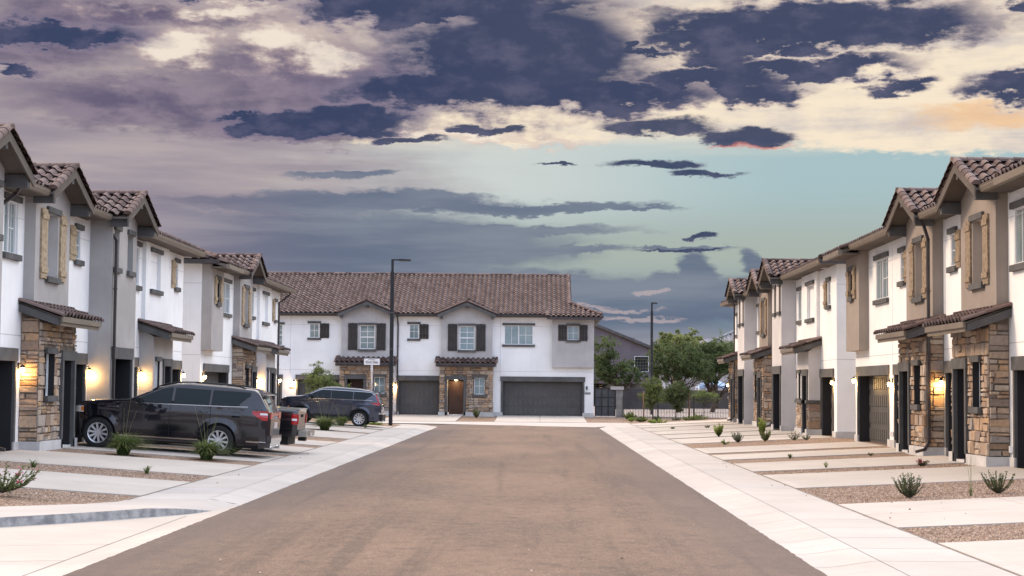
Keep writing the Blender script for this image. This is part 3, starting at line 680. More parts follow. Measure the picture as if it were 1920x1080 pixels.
    # eave of the end bays hangs a little lower and farther out
    for (a, b, prot) in lows:
        zl = ze - prot * slope; yo = -ov - prot; p_, q_ = a - .35, b + .35
        if a < .5: p_ = -e0
        if b > L - .5: q_ = L + e1
        tiles(P['tile'], (p_, yo, zl + .035), (1, 0, 0), (0, 1, slope), n, q_ - p_, (prot + .35) * SL, seed=seed + 9)
        P['gut'].box(p_, q_, yo - .11, yo + .02, zl - .13, zl + .02); P['soffit'].box(p_, q_, yo + .03, -prot, zl - .11, zl - .07)
        P['soffit'].hexa([(p_, yo + .02, zl - .09), (q_, yo + .02, zl - .09), (q_, -ov + .3, zl + .1), (p_, -ov + .3, zl + .1), (p_, yo + .02, zl + .02), (q_, yo + .02, zl + .02), (q_, -ov + .3, zl + .16), (p_, -ov + .3, zl + .16)])
        xx = q_ if a < .5 else p_
        caps(P['tile'], (xx, yo, zl + .09), (xx, -ov + .5, ze + .26), .10, .36, seed=seed)
    for i, (c, hw, pr) in enumerate(gables): front_gable(P, c, hw, pr, seed=seed + i * 3)
    rf = P['tile'].build('roof', tilem, H)
    P['soffit'].build('soffit', soff, rf)
    if P['barge'].f: build_split(P['barge'], 'bargeboard', soff if rz else trim, rf)
    if P['beam'].f: build_split(P['beam'], 'roof_beam', trim, rf)
    build_split(P['gut'], 'gutter', gutterm if rz else pipem, rf)
    if P['pipe'].f: build_split(P['pipe'], 'downspout', pipem, H, .02)
    P['joint'].build('stucco_joint', stuckj, H)
    for (vx, vy) in vents:
        m = MB(); zz = ze + slope * (vy + ov); m.tube([(vx, vy, zz - .1), (vx, vy, zz + .32)], .05, 8); m.build('vent_pipe', pipem, rf)
    return H
def bay3(s0, ga=1.8, w=3.1, prot=.27, mir=0):
    c = [.5, 1.1, 1.12, 2.05, 2.1, 2.7]
    f = (lambda a, b: (s0 + a, s0 + b)) if not mir else (lambda a, b: (s0 + w - b, s0 + w - a))
    return ('bay', s0, s0 + w, prot, 3.3, ga, (*f(1.1, 2.05), 4.15, 5.62, .3), [(*f(.58, 1.03), 4.08, 5.68), (*f(2.12, 2.57), 4.08, 5.68)])

# ================================================================= END BUILDING (faces the camera)
sE = 21.4   # local x of the right corner
def E_(a, b): return (sE - b, sE - a)     # s measured from the right corner
els = [('endbay', *E_(0, 2.56), .3, 3.0, (*E_(.94, 1.62), 4.68, 5.55), [(*E_(1.66, 2.2), 4.62, 5.62), (*E_(.40, .90), 4.62, 5.62)]),
       ('garage', *E_(.68, 5.58)), ('win', *E_(3.74, 5.52), 4.38, 5.56, 'slide'),
       ('porch', *E_(6.22, 9.42), .42, 'stone', E_(7.98, 8.98), E_(6.68, 7.34), 14),
       ('bay', *E_(6.25, 9.38), .27, 3.3, 1.8, (*E_(7.34, 8.26), 4.02, 5.50, .12), [(*E_(8.40, 8.98), 3.95, 5.62), (*E_(6.66, 7.24), 3.95, 5.62)]),
       ('garage', *E_(9.50, 11.98)), ('win', *E_(10.8, 11.38), 4.70, 5.58, 'grid'), ('shut', *E_(10.18, 10.76), 4.68, 5.60),
       ('pipe', E_(12.07, 0)[1], 0, -.05),
       ('porch', *E_(12.36, 15.56), .42, 'stone', E_(14.12, 15.12), E_(12.82, 13.48)),
       ('bay', *E_(12.4, 15.52), .27, 3.3, 1.8, (*E_(13.48, 14.40), 4.02, 5.50, .12), [(*E_(14.54, 15.12), 3.95, 5.62), (*E_(12.80, 13.38), 3.95, 5.62)]),
       ('garage', *E_(15.70, 18.2)), ('win', *E_(16.95, 17.55), 4.70, 5.58, 'grid'), ('shut', *E_(16.32, 16.9), 4.68, 5.60),
       ('garage', *E_(19.3, 21.2)), ('win', *E_(19.2, 20.1), 4.2, 5.50, 'hung'),
       ('joint', E_(18.7, 0)[1], 0), ('joint', E_(5.75, 0)[1], 0),
       ('lamp', E_(.42, 0)[1], 1.72, 0.0, False), ('plaque', E_(.36, 0)[1], 1.42, 0.0), ('plaque', E_(18.55, 0)[1], 1.62, 0.0),
       ('lamp', E_(12.2, 0)[1], 1.85, 0.0, True, 34), ('lamp', E_(18.45, 0)[1], 1.95, 0.0, True, 30)]
XE = 3.50
house('end_townhouse', (XE - sE, 103.73, -.09), 0, sE, els, 'townhouse row across the end of the street, facing the camera with dark shutters', skirt='right', shut=darksh, seed=11)

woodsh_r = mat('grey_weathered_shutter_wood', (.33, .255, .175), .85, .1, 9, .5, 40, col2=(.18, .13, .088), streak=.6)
greige = mat('greige_stucco_warm_light', (.30, .255, .22), .9, .07, .8, .35, 90, streak=.16)  # same greige paint, with the right row's warm light put into the colour
# ================================================================= RIGHT ROW, NEAR (local x runs from far to near)
els = [('endbay', 0.0, 2.2, .31, 2.92, (.75, 1.25, 4.65, 5.5), [(.30, .68, 4.58, 5.62), (1.32, 1.75, 4.58, 5.62)]),
       ('garage', .5, 5.15), ('win', 3.35, 5.15, 4.42, 5.66, 'slide'), ('joint', 5.75, 0),
       ('lamp', .22, 2.0, 0.0, True, 34), ('lamp', 5.75, 1.88, 0.0, True, 34), ('meter', 5.6, 0), ('meter', 5.95, 0),
       ('garage', 6.15, 8.6), ('win', 6.85, 7.45, 4.78, 5.62, 'grid'), ('shut', 7.5, 7.98, 4.72, 5.66),
       ('porch', 8.80, 11.95, .45, 'stone', (9.2, 10.2), (10.78, 11.42)), bay3(8.85),
       ('lamp', 12.12, 1.9, 0.0, True, 17), ('pipe', 12.02, 0, -.40), ('garage', 12.3, 14.6), ('win', 12.75, 13.35, 4.78, 5.62, 'grid'), ('shut', 13.4, 13.88, 4.72, 5.66),
       ('porch', 14.75, 17.95, .45, 'stone', (15.15, 16.15), (16.75, 17.40)), bay3(14.85),
       ('garage', 18.45, 23.1), ('win', 18.42, 20.3, 4.42, 5.66, 'slide'), ('meter', 18.12, 0),
       ('endbay', 20.9, 23.7, .31, 2.92, (22.1, 22.7, 4.65, 5.5), [])]
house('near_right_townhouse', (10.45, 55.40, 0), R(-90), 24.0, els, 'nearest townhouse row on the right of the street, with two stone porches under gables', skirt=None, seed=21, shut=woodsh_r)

# ================================================================= RIGHT ROW, FAR (local x = 89.6 - Y)
def F_(a, b): return (89.6 - b, 89.6 - a)
els = [('garage', *F_(59.55, 62.0)), ('win', *F_(60.1, 60.7), 4.68, 5.55, 'grid'), ('shut', *F_(60.75, 61.3), 4.6, 5.6), ('lamp', 89.6 - 59.25, 1.95, 0.0, True, 30),
       ('porch', *F_(62.2, 64.9), .45, 'wains', F_(62.45, 63.4), F_(64.0, 64.6)),
       ('bay', *F_(62.4, 65.9), .12, 3.5, None, (*F_(62.95, 64.6), 4.35, 5.62, .22), [], white),
       ('garage', *F_(65.3, 67.6)), ('win', *F_(66.2, 67.5), 4.4, 5.6, 'slide'),
       ('tall', *F_(68.1, 70.8), .59, F_(68.3, 70.3), [F_(68.25, 68.85), F_(69.6, 70.2)], 1.75, paleg),
       ('pipe', 89.6 - 70.95, 0, -.55), ('garage', *F_(71.2, 73.7)), ('win', *F_(71.6, 72.9), 4.4, 5.6, 'slide'),
       ('porch', *F_(74.5, 77.6), .45, 'stone', F_(74.9, 75.9), F_(76.5, 77.1)), bay3(89.6 - 77.3, w=2.9),
       ('garage', *F_(77.8, 80.1)), ('win', *F_(78.9, 79.9), 4.4, 5.55, 'slide'),
       ('tall', *F_(80.3, 82.9), .59, F_(80.5, 82.4), [F_(80.45, 81.0), F_(81.8, 82.4)], 1.7, paleg),
       ('pipe', 89.6 - 83.05, 0, -.3), ('garage', *F_(83.2, 84.9)), ('pipe', 89.6 - 85.1, 0, -.5),
       ('porch', *F_(85.3, 87.6), .45, 'stone', F_(85.5, 86.3), F_(86.8, 87.3)), ('lamp', 89.6 - 87.95, 1.9, -.40, True, 30),
       ('win', *F_(87.2, 88.6), 4.5, 5.5, 'slide')]
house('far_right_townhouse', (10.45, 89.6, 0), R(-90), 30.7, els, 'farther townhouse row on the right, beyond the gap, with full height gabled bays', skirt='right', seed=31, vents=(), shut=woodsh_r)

greige = mat('greige_stucco_cool_light', (.37, .35, .335), .9, .07, .8, .35, 90, streak=.16)  # greige paint again, its colour shifted for the cooler light on the left row
# ================================================================= LEFT ROW, NEAR (local x = Y - 31)
def G_(a, b): return (a - 31, b - 31)
els = [('tall', *G_(33.9, 36.6), .59, G_(34.2, 36.1), [G_(34.1, 34.7), G_(35.6, 36.3)], 1.8, greige),
       ('pipe', 37.75 - 31, 0, -.05), ('garage', *G_(37.15, 39.5)), ('win', *G_(38.5, 39.55), 4.62, 5.86, 'slide', .1),
       ('lamp', 39.82 - 31, 1.95, 0.0, True, 17), ('porch', *G_(40.0, 43.1), .44, 'stone', G_(41.85, 42.8), G_(40.45, 41.15)),
       ('bay', *G_(40.05, 43.0), .27, 3.3, 1.8, (*G_(41.0, 41.95), 4.22, 5.80, .3), [(*G_(40.42, 40.92), 4.15, 5.86), (*G_(42.05, 42.55), 4.15, 5.86)]),
       ('garage', *G_(43.35, 45.65)), ('win', *G_(44.5, 45.05), 4.9, 5.72, 'grid'), ('shut', *G_(43.9, 44.45), 4.86, 5.78),
       ('lamp', 45.8 - 31, 1.95, 0.0, True, 17),
       ('tall', *G_(45.98, 48.8), .62, G_(46.35, 48.3), [G_(46.2, 46.75), G_(47.7, 48.35)], 1.8, greige), ('pipe', 46.1 - 31, 0, -.70),
       ('garage', *G_(49.35, 51.6)), ('win', *G_(50.6, 51.75), 4.62, 5.84, 'slide', .08), ('lamp', 51.8 - 31, 1.95, 0.0, True, 16),
       ('porch', *G_(51.98, 54.75), .44, 'stucco', G_(53.45, 54.4), G_(52.3, 52.9)),
       ('bay', *G_(52.15, 55.4), .12, 3.5, None, (*G_(52.8, 54.2), 4.60, 5.78, .22), [], white),
       ('garage', *G_(55.55, 57.9)), ('win', *G_(56.9, 57.4), 4.9, 5.75, 'grid'), ('shut', *G_(56.3, 56.85), 4.86, 5.80), ('lamp', 58.08 - 31, 1.95, 0.0, True, 34)]
house('near_left_townhouse', (-12.31, 31, .05), R(90), 27.25, els, 'nearest townhouse row on the left, beside the parked dark sport utility vehicle', seed=41, vents=((22.5, 1.5),))

# ================================================================= LEFT ROW, FAR (local x = Y - 61.5)
def J_(a, b): return (a - 61.5, b - 61.5)
els = [('endbay', *J_(61.5, 63.8), .38, 2.9, (*J_(62.35, 62.95), 4.7, 5.55), [(*J_(61.9, 62.3), 4.62, 5.65), (*J_(63.0, 63.4), 4.62, 5.65)]),
       ('garage', *J_(62.15, 66.9)), ('win', *J_(65.4, 67.2), 4.45, 5.68, 'slide'), ('lamp', 61.85 - 61.5, 1.95, 0.0, True, 34),
       ('porch', *J_(67.95, 71.05), .44, 'stone', J_(69.75, 70.7), J_(68.4, 69.1)), bay3(67.98 - 61.5, w=2.95, mir=1),
       ('garage', *J_(71.3, 73.3)), ('win', *J_(71.6, 72.9), 4.6, 5.7, 'slide'), ('lamp', 73.42 - 61.5, 1.85, 0.0, True, 36),
       ('porch', *J_(73.62, 76.3), .44, 'wains', J_(75.0, 75.9), J_(73.95, 74.55)),
       ('bay', *J_(73.75, 77.0), .12, 3.5, None, (*J_(74.5, 76.0), 4.45, 5.68, .22), [], white),
       ('garage', *J_(76.9, 79.1)), ('win', *J_(78.6, 79.1), 4.7, 5.55, 'grid'), ('shut', *J_(78.0, 78.55), 4.62, 5.65), ('pipe', 79.75 - 61.5, 0, -.05), ('lamp', 80.0 - 61.5, 1.9, 0.0, True, 34)]
h4 = house('far_left_townhouse', (-12.31, 61.5, .02), R(90), 18.8, els, 'farther townhouse row on the left, showing a pale side wall with a dark downspout', skirt='left', seed=51)
m = MB(); m.rtube([(-.48, 1.4, 6.0), (-.42, 1.4, 5.9), (-.04, 1.4, 5.55), (-.04, 1.4, .2)], .05, .05); m.build('downspout', pipem, h4)
# ================================================================= GROUND
def conc_mat(name, col, jx=None, warm=None):
    M = bpy.data.materials.new(name); M.use_nodes = True; t = NT(M.node_tree); b = t.n['Principled BSDF']
    tcn = t.new('ShaderNodeTexCoord'); v = tcn.outputs['Object']
    n = t.noise(v, .45, 6, .65); n2_ = t.noise(t.vm('MULTIPLY', v, (1, 4, 1)), 2.2, 5, .6); n3_ = t.noise(v, 14, 4, .7)
    sx = t.new('ShaderNodeSeparateXYZ'); t.link(v, sx.inputs[0]); wn = t.new('ShaderNodeTexWhiteNoise'); cb = t.new('ShaderNodeCombineXYZ')
    t.link(t.m('FLOOR', t.m('DIVIDE', t.m('SUBTRACT', sx.outputs[1], 4.0 if not jx else 1.0), jx or 1.52)), cb.inputs[0]); t.link(t.m('GREATER_THAN', sx.outputs[0], 0.0), cb.inputs[1]); t.link(t.m('FLOOR', t.m('MULTIPLY', sx.outputs[0], .38)) if jx else t.m('GREATER_THAN', t.m('ABSOLUTE', sx.outputs[0]), 3.89), cb.inputs[2]); t.link(cb.outputs[0], wn.inputs[0])
    c = t.mix(t.ss(n, .3, .72), col, tuple(x * .82 for x in col)); c = t.mix(t.m('MULTIPLY', wn.outputs['Value'], .5), c, tuple(x * y for x, y in zip(col, (.76, .75, .74)))); c = t.mix(t.m('MULTIPLY', t.ss(n2_, .52, .75), .35), c, tuple(x * .68 for x in col))
    c = t.mix(t.m('MULTIPLY', t.ss(n3_, .62, .72), .25), c, tuple(x * .6 for x in col))
    t.link(c, b.inputs['Base Color']); b.inputs['Roughness'].default_value = .9; b.inputs['Specular IOR Level'].default_value = .2
    bn = t.new('ShaderNodeBump'); bn.inputs['Strength'].default_value = .25; bn.inputs['Distance'].default_value = .01; t.link(t.noise(v, 45, 4), bn.inputs['Height']); t.link(bn.outputs[0], b.inputs['Normal'])
    return M
walkc = conc_mat('sidewalk_concrete', (.45, .413, .38)); drivec = conc_mat('driveway_concrete', (.455, .412, .37), 6.3); walkd = conc_mat('sidewalk_concrete_older', (.42, .392, .37))
def gravel_mat(name, cols, sc=28):
    M = bpy.data.materials.new(name); M.use_nodes = True; t = NT(M.node_tree); b = t.n['Principled BSDF']
    tcn = t.new('ShaderNodeTexCoord'); v = tcn.outputs['Object']
    vo = t.new('ShaderNodeTexVoronoi'); vo.inputs['Scale'].default_value = sc; t.link(v, vo.inputs['Vector'])
    s = t.new('ShaderNodeSeparateColor'); t.link(vo.outputs['Color'], s.inputs[0])
    rp = t.new('ShaderNodeValToRGB'); e = rp.color_ramp.elements
    for i, c in enumerate(cols):
        q = e[i] if i < 2 else e.new(i / (len(cols) - 1)); q.position = i / (len(cols) - 1)
    for i, q in enumerate(sorted(e, key=lambda z: z.position)): q.color = (*cols[i], 1)
    t.link(s.outputs[0], rp.inputs[0]); n = t.noise(v, .8, 4)
    c = t.mix(t.ss(vo.outputs['Distance'], .35, .75), rp.outputs[0], tuple(x * .28 for x in cols[1])); c = t.mix(t.m('MULTIPLY', t.ss(n, .35, .7), .3), c, cols[0])
    t.link(c, b.inputs['Base Color']); b.inputs['Roughness'].default_value = .95; b.inputs['Specular IOR Level'].default_value = .15
    bn = t.new('ShaderNodeBump'); bn.inputs['Strength'].default_value = 1; bn.inputs['Distance'].default_value = .02; bn.invert = True
    t.link(vo.outputs['Distance'], bn.inputs['Height']); t.link(bn.outputs[0], b.inputs['Normal'])
    return M
gravelm = gravel_mat('decorative_gravel', [(.19, .12, .08), (.35, .24, .175), (.45, .34, .26), (.25, .17, .12), (.54, .43, .34)])
def asphalt_mat():
    M = bpy.data.materials.new('worn_asphalt'); M.use_nodes = True; t = NT(M.node_tree); b = t.n['Principled BSDF']
    tcn = t.new('ShaderNodeTexCoord'); v = tcn.outputs['Object']
    big = t.noise(t.vm('MULTIPLY', v, (1, .45, 1)), .35, 6, .6); mid = t.noise(v, 2.6, 5, .65); gr = t.noise(v, 42, 4, .9); st = t.noise(t.vm('MULTIPLY', v, (2.2, .08, 1)), 1, 4)
    c = t.mix(t.ss(big, .32, .68), (.25, .162, .108), (.15, .098, .068)); c = t.mix(t.m('MULTIPLY', t.ss(mid, .45, .75), .75), c, (.09, .06, .043))
    c = t.mix(t.m('MULTIPLY', t.ss(st, .52, .72), .7), c, (.095, .064, .046))
    m2 = t.noise(t.vm('MULTIPLY', v, (1, .35, 1)), 9, 4, .7); c = t.mix(t.m('MULTIPLY', t.ss(m2, .42, .7), .28), c, (.37, .25, .17)); c = t.mix(t.ss(gr, .40, .62), c, t.mix(t.ss(gr, .6, .75), (.055, .04, .032), (.48, .36, .275))); 
    sx = t.new('ShaderNodeSeparateXYZ'); t.link(v, sx.inputs[0]); ed = t.m('ABSOLUTE', t.m('ADD', sx.outputs[0], .88)); edn = t.m('ADD', ed, t.m('MULTIPLY', mid, .5))
    c = t.mix(t.m('MULTIPLY', t.ss(edn, 2.2, 4.3), .55), c, (.10, .078, .07))
    t.link(c, b.inputs['Base Color']); b.inputs['Roughness'].default_value = .85; b.inputs['Specular IOR Level'].default_value = .3
    bn = t.new('ShaderNodeBump'); bn.inputs['Strength'].default_value = .7; bn.inputs['Distance'].default_value = .012; t.link(gr, bn.inputs['Height']); t.link(bn.outputs[0], b.inputs['Normal'])
    return M
asph = asphalt_mat()
dirtm = mat('desert_ground', (.33, .27, .22), .95, .15, .05, .4, 6, col2=(.22, .18, .145))
def struct(name, mb, m): o = mb.build(name, m); o['kind'] = 'structure'; return o
g = MB(); g.face([(-9000, -300, -.62), (9000, -300, -.62), (9000, 12000, -.62), (-9000, 12000, -.62)]); struct('ground', g, dirtm)
AZ = -.345
def grid_sheet(mb, xs, ys, zf, tint=.5):
    for a, b in zip(xs, xs[1:]):
        for c, d in zip(ys, ys[1:]): mb.face([(a, c, zf(a, c)), (b, c, zf(b, c)), (b, d, zf(b, d)), (a, d, zf(a, d))])
XRa, XLa = 3.15, -4.91
rd = MB(); rnd = random.Random(4)
ys = [2 + .13 * i for i in range(250)] + [34.5 + .35 * i for i in range(159)]
prev = None
for y in ys:                                   # ragged asphalt edge
    jl, jr = rnd.uniform(-.011, .011), rnd.uniform(-.011, .011)
    xl = XLa + .01 + jl; xr = XRa - .01 + jr
    row = [(xl, y, AZ + .006), (-3, y, AZ + .02), (-.9, y, AZ + .035), (1.5, y, AZ + .02), (xr, y, AZ + .006)]
    if prev:
        for k in range(4): rd.face([prev[k], prev[k + 1], row[k + 1], row[k]])
    prev = row
yq = ys[-1]
rd.face([(XLa + .05, yq, AZ), (-.9, yq, AZ + .035), (-.9, 92, AZ + .02), (-40, 92, AZ), (-40, 86.3, AZ), (-7.5, 86.3, AZ), (-5.4, 85.6, AZ)][0:1] + [(-.9, yq, AZ + .035), (-.9, 92, AZ + .02), (-5, 92, AZ)])
rd.face([(-.9, yq, AZ + .035), (XRa, yq, AZ), (XRa, 92, AZ), (-.9, 92, AZ + .02)])
rd.face([(XLa - .05, 84.5, AZ - .004), (XLa + .3, 84.5, AZ - .004), (XLa + .3, 92, AZ - .004), (-40, 92, AZ - .004), (-40, 84.5, AZ - .004)])
struct('road', rd, asph)

# pavements with rolled kerbs: panels with open joints
def strip(mb, prof, y0, y1, gap=.009):
    """prof: (x,z) across; one slab panel y0..y1"""
    for (a, b) in zip(prof, prof[1:]):
        mb.face([(a[0], y0 + gap, a[1]), (b[0], y0 + gap, b[1]), (b[0], y1 - gap, b[1]), (a[0], y1 - gap, a[1])] if a[0] < b[0] else [(b[0], y0 + gap, b[1]), (a[0], y0 + gap, a[1]), (a[0], y1 - gap, a[1]), (b[0], y1 - gap, b[1])])
def pavement(name, side, y0, y1):
    a, b, d = MB(), MB(), MB(); y = y0; k = 0; rr = random.Random(8)
    while y < y1 - .1:
        e = min(y + 1.52, y1)
        if side > 0:
            strip(a, [(3.05, AZ - .006), (3.30, AZ + .0), (3.42, AZ + .012), (3.62, -.30), (3.80, -.272), (3.885, -.268)], y, e); strip(b if rr.random() < .85 else d, [(3.895, -.268), (5.04, -.264)], y, e)
        else:
            strip(a, [(-4.81, AZ - .006), (-5.02, AZ + .0), (-5.10, AZ + .012), (-5.28, -.30), (-5.42, -.272), (-5.50, -.268)], y, e); strip(b if rr.random() < .85 else d, [(-5.51, -.268), (-6.74, -.264)], y, e)
        y = e
    # bed below the joints
    s = (3.1, 5.04) if side > 0 else (-6.74, -4.9)
    a.face([(s[0], y0, -.375), (s[1], y0, -.375), (s[1], y1, -.375), (s[0], y1, -.375)])
    o = struct(name, b, walkc); d.f and struct(name, d, walkd); struct('kerb', a, walkc)
pavement('pavement', 1, 4, 91.6)
pavement('pavement', -1, 28.4, 84.2)

# end of the street: rounded left corner, apron in front of the end row
c = MB(); cx, cy = -7.9, 84.2
def arc(r, z, n=8): return [(cx + r * math.cos(R(a)), cy + r * 1.0 * math.sin(R(a)), z) for a in [90 * i / n for i in range(n + 1)]]
rings = [arc(2.95, AZ + .004), arc(2.7, AZ + .01), arc(2.4, -.272), arc(1.15, -.264)]
for p_, q_ in zip(rings, rings[1:]):
    for i in range(8): c.face([p_[i], p_[i + 1], q_[i + 1], q_[i]])
for (z0, z1, a_, b_) in ((AZ + .004, AZ + .01, 2.95, 2.7), (AZ + .01, -.272, 2.7, 2.4), (-.272, -.264, 2.4, 1.15)):
    c.face([(-40, cy + b_, z1), (cx, cy + b_, z1), (cx, cy + a_, z0), (-40, cy + a_, z0)])
ap = MB()
def apy(x): return 90.2 - (x + 5.6) * .62 if x < 3.15 else 84.7 + (3.15 - x) * .2
xs = [-40, -20, -12, -8, -5.6, -3, -.5, 1.5, 3.0]
for a_, b_ in zip(xs, xs[1:]):
    ya, yb = (90.6 if a_ < -5.6 else apy(a_)), (90.6 if b_ < -5.6 else apy(b_))
    ap.face([(a_, ya, AZ + .03), (b_, yb, AZ + .03), (b_, yb + 1.2, -.30), (a_, ya + 1.2, -.30)]); ap.face([(a_, ya + 1.2, -.30), (b_, yb + 1.2, -.30), (b_, 94.6, -.285), (a_, 94.6, -.285)])
ap.face([(3.0, apy(3.0), AZ + .03), (5.1, 91.5, -.268), (8.5, 94.0, -.25), (8.5, 94.7, -.25), (3.0, 94.6, -.285)])
struct('kerb', c, walkc); struct('pavement', ap, walkc)

# near left: side street apron and the kerb return
sa = MB()
crv = [(-4.83, 28.3), (-4.95, 27.8), (-5.2, 27.3), (-5.62, 26.6), (-6.0, 26.05), (-6.4, 25.45), (-6.8, 24.95), (-7.6, 24.05), (-9.0, 22.7), (-12, 20.6), (-18, 18.5), (-40, 17)]
for (a_, b_) in zip(crv, crv[1:]):
    zq = lambda x: AZ - .004 - (.051) * min(1, max(0, (-4.88 - x) / .55))
    for t0, t1 in ((0, .5), (.5, 1)):
        p0 = (a_[0] + (b_[0] - a_[0]) * t0, a_[1] + (b_[1] - a_[1]) * t0); p1 = (a_[0] + (b_[0] - a_[0]) * t1, a_[1] + (b_[1] - a_[1]) * t1)
        sa.face([(p1[0], p1[1] + .06, zq(p1[0])), (p1[0], 3, zq(p1[0])), (p0[0], 3, zq(p0[0])), (p0[0], p0[1] + .06, zq(p0[0]))])
struct('pavement', sa, drivec)
jl = MB()
def groove(mb, p, q, wd=.012, dz=.004):
    p, q = Vector(p), Vector(q); d = (q - p).normalized(); s = Vector((-d.y, d.x, 0)) * wd / 2
    mb.face([p - s + Vector((0, 0, dz)), p + s + Vector((0, 0, dz)), q + s + Vector((0, 0, dz)), q - s + Vector((0, 0, dz))])
groove(jl, (-5.45, 5, -.399), (-5.45, 26.4, -.399)); groove(jl, (-5.45, 19.6, -.399), (-14, 17.3, -.399)); groove(jl, (-5.45, 21.6, -.399), (-9, 20.8, -.399)); groove(jl, (-5.45, 16.0, -.399), (-14, 14.5, -.399))
jm = mat('joint_dark', (.16, .14, .13), .95, .1, 3); struct('pavement_joint', jl, jm)  # dark colour of the joint strips
kb = MB(); wk = MB()
kf = mat('mottled_kerb', (.16, .158, .16), .95, .2, 6, .5, 30, col2=(.33, .32, .31))  # darker mottled grey for the kerb face
cz = [AZ - .01, -.36, -.385, -.30] + [-.262] * 9
bk = [(-4.83, 28.42, AZ), (-5.08, 28.42, AZ), (-5.28, 28.42, -.30), (-5.5, 28.42, -.268), (-6.2, 28.42, -.265), (-6.74, 28.42, -.264), (-6.80, 27.5, -.262), (-7.2, 26.9, -.262), (-8.5, 26.0, -.262), (-10.5, 24.5, -.262), (-18.5, 20.3, -.262), (-40, 18.6, -.262)]
for i in range(len(crv) - 1):
    a_, b_ = crv[i], crv[i + 1]
    kb.face([(a_[0], a_[1], -.42), (b_[0], b_[1], -.42), (b_[0], b_[1] + .03, cz[i + 1]), (a_[0], a_[1] + .03, cz[i])][::-1])
    wk.face([(a_[0], a_[1] + .03, cz[i]), (b_[0], b_[1] + .03, cz[i + 1]), bk[i + 1], bk[i]][::-1])
struct('kerb_face', kb, kf); struct('pavement', wk, walkc)

def zr_(x): return -.275 + .0514 * min(5.3, max(0, x - 5.05))
def zl_(x): return -.275 + .062 * min(5.35, max(0, -6.75 - x))
yr = MB(); grid_sheet(yr, [5.04, 6.5, 8, 9.3, 10.35, 40], [4 + 4 * i for i in range(23)] + [95.5], lambda x, y: zr_(x)); struct('gravel', yr, gravelm)
yl = MB(); xs = [-6.74, -8, -9.5, -11, -12.1, -40]
grid_sheet(yl, xs, [28.42, 32, 40, 50, 60, 70, 84.3, 85.3], lambda x, y: zl_(x))
for (a_, b_) in zip(bk[5:], bk[6:]): yl.face([(a_[0], a_[1] - .03, -.266), (a_[0], 28.42, zl_(a_[0])), (b_[0], 28.42, zl_(b_[0])), (b_[0], b_[1] - .03, -.266)][::-1])
struct('gravel', yl, gravelm)
ge = MB()
for x0, x1 in ((-40, 3.62), (3.62, 5.1), (5.1, 60)):
    ge.face([(x0, 94.4 if x0 < 5 else 95.3, -.30), (x1, 94.4 if x0 < 5 else 95.3, -.30), (x1, 104, -.13), (x0, 104, -.13)]); ge.face([(x0, 104, -.13), (x1, 104, -.13), (x1, 108, -.16), (x0, 108, -.16)])
struct('gravel', ge, gravelm)
lot = MB(); lot.face([(3, 107.5, -.22), (120, 107.5, -.22), (120, 420, .1), (3, 420, .1)])
lotm = gravel_mat('pale_lot_gravel', [(.30, .25, .22), (.42, .36, .33), (.5, .44, .41), (.36, .30, .27), (.55, .5, .47)], 9); struct('gravel_lot', lot, lotm)

# driveways
dr = MB(); dj = MB()
def slab(x0, x1, y0, y1, zf, rot=0):
    xs_ = [x0, (x0 + x1) / 2, x1]; T_ = .022
    for a_, b_ in zip(xs_, xs_[1:]):
        aa, bb = (a_ + .006, b_ - .006) if a_ < b_ else (b_ + .006, a_ - .006)
        dr.hexa([(aa, y0, zf(aa) - .1), (bb, y0, zf(bb) - .1), (bb, y1, zf(bb) - .1), (aa, y1, zf(aa) - .1), (aa, y0, zf(aa) + T_), (bb, y0, zf(bb) + T_), (bb, y1, zf(bb) + T_), (aa, y1, zf(aa) + T_)])
    ym = (y0 + y1) / 2
    if y1 - y0 > 3.2: dj.face([(x0, ym - .006, zf(x0) + T_ + .003), (x1, ym - .006, zf(x1) + T_ + .003), (x1, ym + .006, zf(x1) + T_ + .003), (x0, ym + .006, zf(x0) + T_ + .003)] if x0 < x1 else [(x1, ym - .006, zf(x1) + T_ + .003), (x0, ym - .006, zf(x0) + T_ + .003), (x0, ym + .006, zf(x0) + T_ + .003), (x1, ym + .006, zf(x1) + T_ + .003)])
for (a_, b_) in ((13, 21.4), (23.75, 28.45), (33.0, 37.9), (39.5, 43.6), (45.8, 49.0), (50.3, 54.4), (58.9, 64.2), (64.9, 69.6), (70.3, 74.9), (75.4, 81.4), (82.2, 86.2), (86.9, 91.5)):
    slab(5.06, 10.35, a_, b_, zr_)
for (a_, b_) in ((28.9, 33.1), (35.4, 40.1), (41.9, 45.3), (46.6, 51.7), (53.7, 57.4), (60.9, 67.5), (68.8, 73.5), (74.8, 79.6)):
    slab(-6.76, -12.25, a_, b_, zl_)
struct('driveway', dr, drivec); struct('driveway_joint', dj, jm)
de = MB()
def yz(y): return -.285 + (y - 94.6) * .0205
for (a_, b_) in ((-2.35, .2), (.22, 2.85), (-8.75, -5.9), (-5.88, -4.55), (-15.2, -11.6)):
    de.hexa([(a_, 94.6, yz(94.6) - .1), (b_, 94.6, yz(94.6) - .1), (b_, 104.1, yz(104.1) - .1), (a_, 104.1, yz(104.1) - .1), (a_, 94.6, yz(94.6) + .02), (b_, 94.6, yz(94.6) + .02), (b_, 104.1, yz(104.1) + .02), (a_, 104.1, yz(104.1) + .02)])
struct('driveway', de, drivec)
